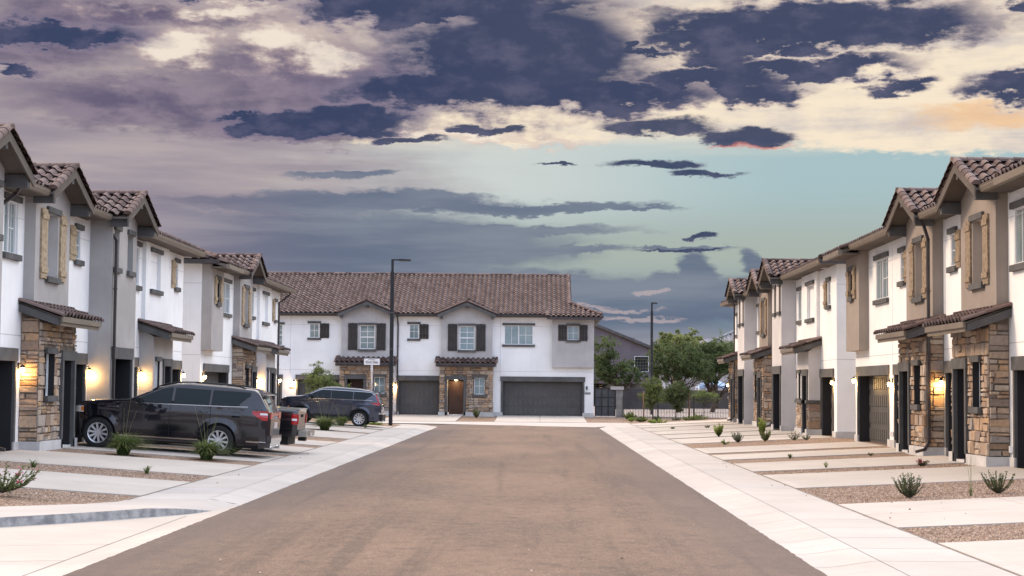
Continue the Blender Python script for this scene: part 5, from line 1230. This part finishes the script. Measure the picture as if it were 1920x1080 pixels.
S2 = dict(cat='suv', tail=-2.33, nose=2.33, wr=.37, axles=(-1.36, 1.34), tw=.23, tumble=.42, crease=1.0, crown=.03, cladding=True,
          top=[(-2.33, .90), (-2.30, 1.15), (-2.22, 1.22), (-1.98, 1.56), (-1.85, 1.65), (-1.2, 1.71), (-.2, 1.73), (.3, 1.69), (.62, 1.59), (1.22, 1.27), (1.36, 1.23), (2.0, 1.16), (2.22, 1.07), (2.33, .80)],
          wid=[(-2.33, .76), (-2.25, .85), (-2.0, .905), (-1.6, .925), (1.7, .925), (2.0, .89), (2.2, .80), (2.33, .62)],
          bot=[(-2.33, .40), (-2.1, .31), (2.0, .28), (2.33, .32)], belt=[(-2.3, 1.24), (-1.3, 1.22), (.9, 1.17), (2.3, 1.02)],
          rail=.08, wtop=1.59, panes=[(.02, 1.0, 0, .0, 0), (-.98, -.05, .0, .0, 0), (-1.92, -1.06, .34, .0, 0)], rs=.75,
          seams=[(.95, .40, 1.15), (-.02, .40, 1.17), (-.98, .52, 1.19)], handles=(.16, -.82), hz=1.03, windscreen=(.60, 1.22), rearglass=(-2.20, -1.98), rglass=lightgl,
          spokes=10, paint=paint('slate_blue_paint', (.034, .042, .07), .45, .16), black=blackp, glass=cargl, chrome=chromem, rocker=blackp, rubber=rubber, rim=alloy, extra=crv_extra)
vehicle('parked_suv', (-9.42, 77.4, -.118), R(180), R(-3.3), S2, 'grey blue compact suv parked on the farthest left driveway by the corner lamp')
# black pickup: only its bed shows past the big SUV
def truck_extra(V, body, G):
    W, sp, lsp, zt = G['W'], G['side_patch'], G['lsp'], G['zt']
    mirror_(V, .95, 1.0, W, blackp)
    sp('tail_light', redl, lsp(-2.44, -2.28, 3), lambda x: .82 + max(0, x + 2.3) * .6, lambda x: 1.12 - max(0, x + 2.3) * .8, .012)
    sp('tail_light_insert', clearl, lsp(-2.43, -2.29, 3), lambda x: .93, lambda x: .985, .017)
    for s_ in (1, -1):
        q = MB(); q.box(-2.475, -2.44, s_ * .77, s_ * .85, .84, 1.10); q.build('tail_light', redl, V)
    q = MB(); q.box(-2.47, -.62, -.80, -.72, 1.225, 1.262); q.box(-2.47, -.62, .72, .80, 1.225, 1.262); q.box(-2.48, -2.42, -.72, .72, 1.225, 1.262); q.build('bed_rail', S3['edge'], V)
    q = MB(); q.box(-2.40, -.66, -.70, .70, 1.235, 1.245); q.build('bed_opening', blackp, V)
    q = MB(); q.box(-2.72, -2.50, -.86, .86, .50, .66); q.box(-2.74, -2.56, -.4, .4, .58, .67); q.build('step_bumper', S3['edge'], V)
    q = MB(); q.box(-2.60, -2.4, -.18, .18, .36, .46); q.build('hitch', blackp, V); q = MB(); q.box(-2.745, -2.725, -.16, .16, .51, .60); q.build('number_plate', plate, V)
    q = MB(); q.box(-2.475, -2.45, -.12, .12, 1.02, 1.10); q.build('tailgate_handle', blackp, V)
S3 = dict(cat='pickup truck', tail=-2.45, nose=2.42, wr=.36, axles=(-1.42, 1.55), tw=.24, tumble=.36, crease=.9, crown=.008,
          top=[(-2.45, 1.20), (-2.42, 1.235), (-.66, 1.235), (-.60, 1.30), (-.50, 1.60), (-.42, 1.66), (.42, 1.66), (.55, 1.60), (1.10, 1.14), (1.25, 1.10), (2.2, 1.0), (2.36, .92), (2.42, .72)],
          wid=[(-2.45, .84), (-2.35, .865), (1.9, .87), (2.2, .83), (2.42, .66)], bot=[(-2.45, .50), (-1.9, .46), (1.9, .42), (2.42, .42)], belt=[(-2.45, 1.2), (-.6, 1.12), (1.1, 1.06), (2.4, .95)],
          rail=.08, wtop=1.58, panes=[(-.1, .98, 0, .0, 0), (-.52, -.16, .0, .0, 0)], seams=[(.9, .46, 1.06), (-.13, .46, 1.1)], handles=(-.02,), hz=.98, windscreen=(.55, 1.08),
          spokes=6, paint=paint('black_paint', (.008, .008, .01), .1, .2), edge=mat('bed_edge', (.25, .23, .20), .35, .05, 3, coat=.5), black=blackp, glass=cargl, chrome=chromem, rocker=blackp, rubber=rubber, rim=alloy, extra=truck_extra)
vehicle('parked_pickup', (-9.12, 47.6, -.115), R(180), R(-3.3), S3, 'black pickup truck whose tailgate pokes out behind the big dark suv')

# ================================================================= PLANTS
def leaves(mb, rnd, n, pos, size, asp=2.2, droop=0, tf=None):
    for i in range(n):
        p = pos(rnd)
        if p is None: continue
        d = Vector((rnd.gauss(0, 1), rnd.gauss(0, 1), rnd.gauss(0, .7) - droop)).normalized(); s = d.cross(Vector((rnd.gauss(0, 1), rnd.gauss(0, 1), rnd.gauss(0, 1)))).normalized()
        L_ = size * rnd.uniform(.6, 1.3); w_ = L_ / asp; t_ = tf(p, rnd) if tf else rnd.random()
        mb.face([p - d * L_ / 2, p + s * w_ / 2, p + d * L_ / 2, p - s * w_ / 2], t_)
def tree(name, x, y, z0, H, lobes, nleaf, size, lm, label, trunk=.12, forks=3, seed=1, cat='tree', droop=.3, lean=0, group='trees beyond the fence', base_h=.3, light=.0):
    """lobes: (dx,dy,z,rx,ry,rz) ellipsoids; leaves gather in clumps inside them"""
    T_ = empty(name, (x, y, z0), 0, label=label, cat=cat, group=group); rnd = random.Random(seed)
    m = MB(); fz = H * base_h; tp_ = Vector((lean * .4, 0, fz)); m.tube([(0, 0, -.15), (lean * .15, 0, fz * .5), tp_], [trunk * 1.15, trunk, trunk * .85], 8)
    for lb in lobes:
        for k in range(forks):
            e = Vector((lb[0] + rnd.uniform(-.6, .6) * lb[3], lb[1] + rnd.uniform(-.6, .6) * lb[4], lb[2] + rnd.uniform(-.3, .6) * lb[5])); mid = tp_.lerp(e, .5) + Vector((rnd.uniform(-.2, .2), rnd.uniform(-.2, .2), -.08 * H * rnd.random()))
            m.tube([tp_, tp_.lerp(mid, .5) + Vector((0, 0, .03 * H * rnd.random())), mid, e], [trunk * .6, trunk * .48, trunk * .3, trunk * .07], 6)
            for q in range(3):
                e2 = mid + Vector((rnd.gauss(0, .5) * lb[3], rnd.gauss(0, .5) * lb[4], rnd.gauss(.3, .4) * lb[5])); m.tube([mid, mid.lerp(e2, .5), e2], [trunk * .22, trunk * .14, trunk * .04], 5, cap=False)
    m.build('trunk', barkm, T_)
    cl = []; vol = sum(l[3] * l[4] * l[5] for l in lobes)
    for l in lobes:
        for k in range(max(6, int(70 * l[3] * l[4] * l[5] / vol * 1.6))):
            while True:
                u = Vector((rnd.uniform(-1, 1), rnd.uniform(-1, 1), rnd.uniform(-1, 1)))
                if .25 < u.length < 1: break
            rr = rnd.uniform(.16, .34) * min(l[3], l[5]) ; cl.append((Vector((l[0] + u.x * l[3], l[1] + u.y * l[4], l[2] + u.z * l[5])), rr, rnd.uniform(-.22, .22)))
    sprays = []
    for c_ in cl:
        for q in range(7):
            d = Vector((rnd.gauss(0, 1), rnd.gauss(0, 1), rnd.gauss(.1, .6))).normalized(); o_ = c_[0] + Vector((rnd.gauss(0, 1), rnd.gauss(0, 1), rnd.gauss(0, .8))) * c_[1] * .55
            sprays.append((o_, d, rnd.uniform(.6, 1.7) * c_[1] + .12 * min(1, H / 4), c_[2] + rnd.uniform(-.12, .12)))
    m = MB(); cur = [None]
    def pos(r_):
        c_ = r_.choice(sprays); cur[0] = c_; t_ = r_.random(); return c_[0] + c_[1] * (c_[2] * t_) + Vector((0, 0, -.45 * c_[2] * t_ * t_)) + Vector((r_.gauss(0, 1), r_.gauss(0, 1), r_.gauss(0, 1))) * (.10 * c_[2] + .01)
    leaves(m, rnd, nleaf, pos, size, 3.4, droop, lambda p, r_: min(1, max(0, .42 + cur[0][3] + light + r_.gauss(0, .16))))
    m.build('crown', lm, T_); return T_
tree('mesquite_tree', 7.4, 148, -.2, 7, [(-1.5, 0, 5.1, 1.1, 1.3, 1.4), (-1.9, .5, 3.8, 1.2, 1.4, 1.2), (.5, 0, 3.4, 1.7, 1.5, .85), (1.4, 0, 3.1, .9, 1.2, .7), (-.8, 0, 2.6, 1.4, 1.2, .6)], 17000, .21, leafB, 'grey green mesquite tree leaning in front of the dark grey house', trunk=.16, seed=3, base_h=.22, light=.1)
tree('palo_verde_tree', 12.6, 150, -.2, 8, [(-1.0, 0, 6.3, 1.3, 1.4, .8), (.3, 0, 6.4, 1.7, 1.6, .8), (1.7, 0, 6.0, 1.2, 1.4, .8), (-1.1, 0, 5.2, 1.2, 1.4, 1.1), (.8, 0, 4.9, 2.2, 1.8, 1.2)], 30000, .19, leafY, 'tallest palo verde tree, pale flower tops, behind the dark mesquites', trunk=.15, seed=5, base_h=.3, light=.0)
tree('mesquite_tree', 11.2, 133, -.2, 6, [(-1.3, 0, 4.2, 1.3, 1.7, 1.2), (.6, 0, 4.3, 1.7, 1.7, 1.2), (-.5, 0, 3.2, 1.9, 1.6, .9), (1.5, 0, 3.4, 1.3, 1.4, 1.1)], 34000, .17, leafB, 'broad dark mesquite tree behind the young trees at the fence', trunk=.17, seed=7, base_h=.25, light=.06)
tree('mesquite_tree', 14.1, 136, -.2, 6.2, [(-1.0, 0, 4.2, 1.5, 1.7, 1.3), (.7, 0, 4.3, 1.6, 1.7, 1.4), (.1, 0, 3.2, 2.0, 1.6, .8), (1.7, 0, 3.5, 1.2, 1.4, 1.2)], 34000, .17, leafB, 'dark mesquite tree with forked leaning trunk beside the right townhouse row', trunk=.18, seed=9, base_h=.12, lean=.8, light=.04)
tree('palo_verde_tree', 16.8, 158, -.1, 8, [(-1.2, 0, 5.8, 1.7, 1.6, .9), (1.0, 0, 5.4, 1.7, 1.6, 1.1), (2.0, 0, 4.8, 1.4, 1.4, 1.0), (-.6, 0, 4.4, 2, 1.5, 1.0)], 28000, .2, leafA, 'bright green tree crown in front of the grey tiled roof', trunk=.15, seed=12, base_h=.3, light=.04)
tree('young_tree', 6.95, 101.0, -.25, 2.8, [(0, 0, 2.1, .62, .6, .45), (-.2, 0, 1.5, .55, .5, .5), (.25, 0, 1.6, .45, .4, .5), (-.25, 0, .95, .35, .4, .35)], 11000, .1, leafA, 'young light green staked tree, leftmost of those at the fence', trunk=.035, seed=14, base_h=.3, light=.16)
tree('young_tree', 8.0, 97.0, -.25, 2.7, [(0, 0, 1.8, .72, .6, .52), (.1, 0, 1.25, .62, .5, .4), (-.35, 0, 1.5, .45, .4, .4), (.55, 0, 1.65, .4, .4, .35), (.1, 0, .8, .3, .3, .3)], 12000, .09, leafB, 'young dark green bushy tree at the fence beside a brown stake', trunk=.035, seed=15, base_h=.35, light=.0)
tree('young_tree', 11.1, 112.0, -.25, 2.2, [(0, 0, 1.5, .85, .8, .35), (-.4, 0, 1.3, .5, .5, .25), (.5, 0, 1.35, .6, .5, .25)], 8000, .1, leafA, 'small spreading palo verde with thin forked trunk behind the fence', trunk=.03, seed=17, base_h=.35, light=.22)
tree('young_tree', -12.4, 96.5, -.25, 3.3, [(0, 0, 2.25, .85, .7, .75), (.85, 0, 1.85, .85, .6, .42), (-.2, 0, 3.0, .35, .3, .5), (-.5, 0, 1.6, .5, .5, .6), (.9, 0, 1.3, .6, .5, .35)], 15000, .1, leafA, 'young feathery green tree behind the grey blue compact suv', trunk=.04, seed=19, base_h=.25, light=.12, group='young trees along the street')
for (x, y, lb) in ((6.28, 99.2, 'slim brown wooden stake beside the light green young tree'), (8.75, 96.8, 'slim brown wooden stake right of the dark green young tree')):
    m = MB(); m.tube([(0, 0, -.1), (0, 0, 1.75)], .035, 6); o = m.build('tree_stake', mat('stake_wood', (.16, .09, .05), .9, .15, 8), None); o.location = (x, y, -.25); tag(o, lb, 'stake', 'tree stakes')

def grass_clump(name, x, y, z, r, h, n, label, seed, stalks=5, wide=.012, bend=(0, 0), group='ornamental grass clumps'):
    T_ = empty(name, (x, y, z), 0, label=label, cat='grass clump', group=group); rnd = random.Random(seed); m = MB()
    for i in range(n):
        a_ = rnd.random() * 6.283; ln = h * rnd.uniform(.7, 1.25); out = r * rnd.uniform(.25, 1.35); bx, by = bend; b0 = Vector((math.cos(a_), math.sin(a_), 0)) * r * .26 * rnd.random()
        dr_ = Vector((math.cos(a_) + bx, math.sin(a_) + by, 0)); w_ = wide * rnd.uniform(.7, 1.3); sd_ = Vector((-dr_.y, dr_.x, 0)).normalized() * w_; pts = []; fall = rnd.uniform(.75, 1.5); t_ = rnd.random()
        for k in range(6):
            u = k / 5; pts.append(b0 + dr_ * out * (u ** 1.5) + Vector((0, 0, ln * (1.55 * u - fall * u * u * .95))))
        for k in range(5):
            w0, w1 = (1 - (k / 5) ** 2), (1 - ((k + 1) / 5) ** 2); m.face([pts[k] - sd_ * w0, pts[k] + sd_ * w0, pts[k + 1] + sd_ * w1, pts[k + 1] - sd_ * w1], min(1, max(0, .15 + .5 * k / 5 + .35 * t_)))
    m.build('blades', grassm, T_)
    if stalks:
        m = MB()
        for i in range(stalks):
            a_ = rnd.random() * 6.283; e = Vector((math.cos(a_) * r * .6, math.sin(a_) * r * .6, h * rnd.uniform(1.7, 2.4))); m.tube([(0, 0, 0), e * .5 + Vector((0, 0, h * .15)), e], [.004, .003, .002], 4, 1, False)
        m.build('seed_stalks', grassm, T_)
grass_clump('grass_clump', -10.05, 41.0, -.07, .52, .58, 900, 'fountain grass clump in front of the big suv front wheel', 1, 3, bend=(.35, -.1))
grass_clump('grass_clump', -8.1, 41.45, -.19, .52, .55, 900, 'fountain grass clump in front of the big suv rear wheel', 2, 7, bend=(.3, -.1))
grass_clump('grass_clump', -8.65, 68.9, -.16, .66, .62, 1000, 'rounded grass clump beside the compact suv, nearer the truck', 3, 8)
grass_clump('grass_clump', -8.75, 75.6, -.15, .46, .48, 700, 'smaller grass clump against the compact suv rear wheel', 4, 7)
grass_clump('grass_clump', -10.2, 34.2, -.06, .16, .22, 26, 'small sparse grass tuft nearest the left stone porch', 5, 0, wide=.009)
grass_clump('grass_clump', -8.0, 34.7, -.19, .16, .22, 34, 'small sparse grass tuft midway along the nearest left gravel strip', 6, 0, wide=.009)
grass_clump('grass_clump', -7.62, 75.2, -.22, .16, .20, 60, 'little upright green tuft by the compact suv exhaust', 7, 0)
grass_clump('grass_clump', 6.8, 45.4, -.18, .10, .15, 60, 'short spiky green tuft alone in the third right gravel strip', 8, 0, wide=.012)
grass_clump('grass_clump', 6.28, 78.0, -.2, .18, .12, 80, 'low dark spiky tuft by the far right driveways', 9, 0, wide=.02)
grass_clump('grass_clump', 7.45, 23.9 + 5.2, -.16, .12, .34, 16, 'wispy dry weed beside the rosemary bush on the right gravel', 10, 3, wide=.003)

def bush(name, x, y, z, r, h, ns, nl, size, lm, label, seed, up=1.0, cat='shrub', group='small shrubs in the gravel', flowers=0, tip=0, leanx=0):
    T_ = empty(name, (x, y, z), 0, label=label, cat=cat, group=group); rnd = random.Random(seed); m = MB(); l = MB(); fl = MB()
    for i in range(ns):
        a_ = rnd.random() * 6.283; q = math.sqrt(rnd.random()); e = Vector((math.cos(a_) * r * q + leanx, math.sin(a_) * r * q, h * rnd.uniform(.6, 1.05) * (1 - .35 * q / up))); md = Vector((e.x * .6, e.y * .6, e.z * .4))
        m.tube([(0, 0, 0), md, e], [.008, .006, .002], 4, cap=False)
        for k in range(nl):
            u = rnd.uniform(.18, 1.03); p = (Vector((0, 0, 0)).lerp(md, u / .5) if u < .5 else md.lerp(e, (u - .5) / .5)); d = (e - md).normalized() * .8 + Vector((rnd.gauss(0, .7), rnd.gauss(0, .7), rnd.gauss(0, .4))); d.normalize()
            s = d.cross(Vector((rnd.gauss(0, 1), rnd.gauss(0, 1), rnd.gauss(0, 1)))).normalized(); L_ = size * rnd.uniform(.7, 1.3)
            l.face([p, p + d * L_ * .5 + s * L_ * .17, p + d * L_, p + d * L_ * .5 - s * L_ * .17], min(1, max(0, rnd.gauss(.4, .2) + tip * (u - .5))))
        if flowers and rnd.random() < flowers:
            for k in range(9):
                c_ = e + Vector((rnd.gauss(0, .03), rnd.gauss(0, .03), rnd.gauss(0, .02))); d = Vector((rnd.gauss(0, 1), rnd.gauss(0, 1), rnd.gauss(0, 1))).normalized(); s = d.cross(Vector((0, 0, 1))).normalized(); fl.face([c_, c_ + (d + s) * .014, c_ + d * .032, c_ + (d - s) * .014], rnd.random())
    m.build('stems', barkm, T_); l.build('foliage', lm, T_)
    if fl.f: fl.build('blossom', petal, T_)
    return T_
bush('rosemary_bush', 6.45, 29.35, -.20, .30, .44, 34, 60, .034, leafB, 'rosemary bush with upright stems, nearer the road on the right gravel', 21, up=2)
bush('rosemary_bush', 8.02, 29.5, -.12, .30, .42, 30, 56, .034, leafB, 'rosemary bush with upright stems, nearer the right townhouse', 22, up=2)
bush('flowering_shrub', 8.88, 39.1, -.08, .17, .17, 16, 22, .045, leafB, 'small leafy shrub with red buds near the right stone porch', 23, flowers=.35)
bush('tiny_shrub', 6.82, 39.9, -.18, .10, .18, 7, 10, .04, leafL, 'tiny sparse seedling beside the driveway on the right', 24)
bush('tiny_shrub', 8.9, 45.1, -.07, .08, .09, 10, 16, .03, leafB, 'tiny dark plant against the second right porch', 25)
bush('columnar_shrub', 7.0, 64.9, -.17, .20, .50, 26, 60, .06, leafL, 'yellow green upright shrub standing leftmost on the right driveways', 26, up=4, tip=.7)
bush('columnar_shrub', 8.58, 64.3, -.09, .22, .66, 28, 64, .06, leafL, 'tall yellow green upright shrub in the middle of the right driveways', 27, up=4, tip=.7)
bush('green_shrub', 7.82, 57.9, -.12, .22, .42, 26, 54, .05, leafA, 'rounded green shrub just right of the tall yellow green one', 28, up=3, tip=.2)
bush('sage_shrub', 6.95, 58.3, -.17, .24, .36, 26, 40, .045, leafG, 'grey green sage shrub on the right gravel wedge', 29, up=3)
bush('tiny_shrub', 6.35, 56.9, -.2, .16, .18, 12, 24, .05, leafL, 'low yellow green plant at the kerb end of the right gravel wedge', 30)
bush('sage_shrub', 8.88, 58.4, -.08, .28, .32, 13, 26, .05, leafG, 'thin spreading sage plant near the far garage', 31)
bush('sage_shrub', 9.25, 58.0, -.06, .16, .22, 10, 24, .05, leafG, 'small sage plant closest to the far right garage', 32)
bush('tiny_shrub', 7.85, 77.5, -.13, .16, .14, 12, 24, .05, leafB, 'small dark plant alone on the far right driveways', 33)
bush('hedge_bush', 6.48, 90.5, -.24, .55, .28, 40, 50, .07, leafL, 'low spreading yellow green bush near the second stake', 34, tip=.4)
bush('hedge_bush', 8.9, 95.0, -.24, .75, .50, 60, 60, .08, leafA, 'wide bright green bush against the fence on the right', 35, tip=.3)
bush('hedge_bush', 5.9, 95.6, -.24, .42, .34, 40, 50, .07, leafA, 'round green bush at the fence below the light young tree', 36, tip=.3)
bush('hedge_bush', 5.55, 99.5, -.22, .42, .52, 40, 60, .08, leafA, 'green bush nearest the stone pillar', 37, tip=.3)
bush('hedge_bush', 5.45, 96.8, -.24, .22, .24, 24, 40, .06, leafL, 'small yellow green bush in front of the pillar bush', 38, tip=.5)
bush('sage_shrub', 7.9, 95.8, -.24, .32, .30, 30, 44, .06, leafG, 'grey green bush at the foot of the dark young tree', 39)
bush('sage_shrub', 7.0, 97.5, -.24, .26, .38, 26, 44, .06, leafG, 'grey green bush between the two young trees', 40)
bush('green_shrub', -3.55, 100.2, -.18, .26, .52, 28, 50, .06, leafA, 'small green shrub in the gravel between the end driveways', 41, up=2.5)
bush('creeping_shrub', -7.75, 81.6, -.24, .42, .16, 60, 44, .05, leafL, 'low bright green creeping plant behind the compact suv', 42)
bush('bougainvillea', -8.75, 27.55, -.15, .46, .52, 30, 44, .055, leafA, 'pink flowered bougainvillea at the left edge of the photo', 43, flowers=.45, leanx=.16)
bush('desert_shrub', 10.6, 110, -.22, .3, .25, 20, 30, .07, barkm and leafB, 'small dark shrub on the gravel lot beyond the fence', 44)
bush('desert_shrub', 11.95, 101.8, -.22, .3, .25, 20, 30, .07, leafB, 'small dark shrub beyond the fence beside the right townhouse', 45)

# loose pebbles in the nearest gravel beds: uncountable
pb = MB(); rnd = random.Random(77)
def pebbles(n, x0, x1, y0, y1, zf, bl=None):
    for i in range(n):
        x, y = rnd.uniform(x0, x1), rnd.uniform(y0, y1); s = rnd.uniform(.008, .022)
        if bl and bl(x, y): continue
        z = zf(x); pts = [(x + s * math.cos(a_) * rnd.uniform(.7, 1.2), y + s * math.sin(a_) * rnd.uniform(.7, 1.2), z) for a_ in (0, 1.26, 2.5, 3.8, 5.0)]; t_ = rnd.random()
        up_ = [(p[0] * .35 + x * .65 + .2 * (p[0] - x), p[1] * .35 + y * .65 + .2 * (p[1] - y), z + s * rnd.uniform(.6, 1.1)) for p in pts]
        pb.faces(pts + up_, [(k, (k + 1) % 5, 5 + (k + 1) % 5, 5 + k) for k in range(5)] + [(5, 6, 7, 8, 9)], t_)
pebbles(9000, 5.1, 10.3, 28.5, 33.0, zr_); pebbles(5500, 5.1, 8, 21.4, 23.7, zr_); pebbles(2600, -12, -6.8, 33.1, 35.4, zl_); pebbles(3000, -12, -6.9, 26.3, 28.9, zl_, lambda x, y: y < 26.2 + max(0, x + 7.2) * 1.0 + .9 + min(0, (x + 7.2)) * -.0 if x > -8.6 else False)
pebbles(1500, 5.1, 10, 37.9, 39.4, zr_); pebbles(16, 4.6, 5.2, 15, 45, lambda x: -.262); pebbles(12, -6.9, -6.2, 29, 50, lambda x: -.262); pebbles(8, 5.2, 7, 23.9, 28.3, lambda x: zr_(x) + .024); pebbles(60, -4.6, 2.9, 14, 50, lambda x: -.318)
pbm = tint_mat('pebble', [(.19, .12, .08), (.35, .24, .175), (.45, .34, .26), (.25, .17, .12), (.54, .43, .34)], .95, 0)
o = pb.build('loose_gravel', pbm); o['kind'] = 'stuff'; o['label'] = 'loose brown and grey pebbles lying in the gravel strips'; o['category'] = 'gravel'
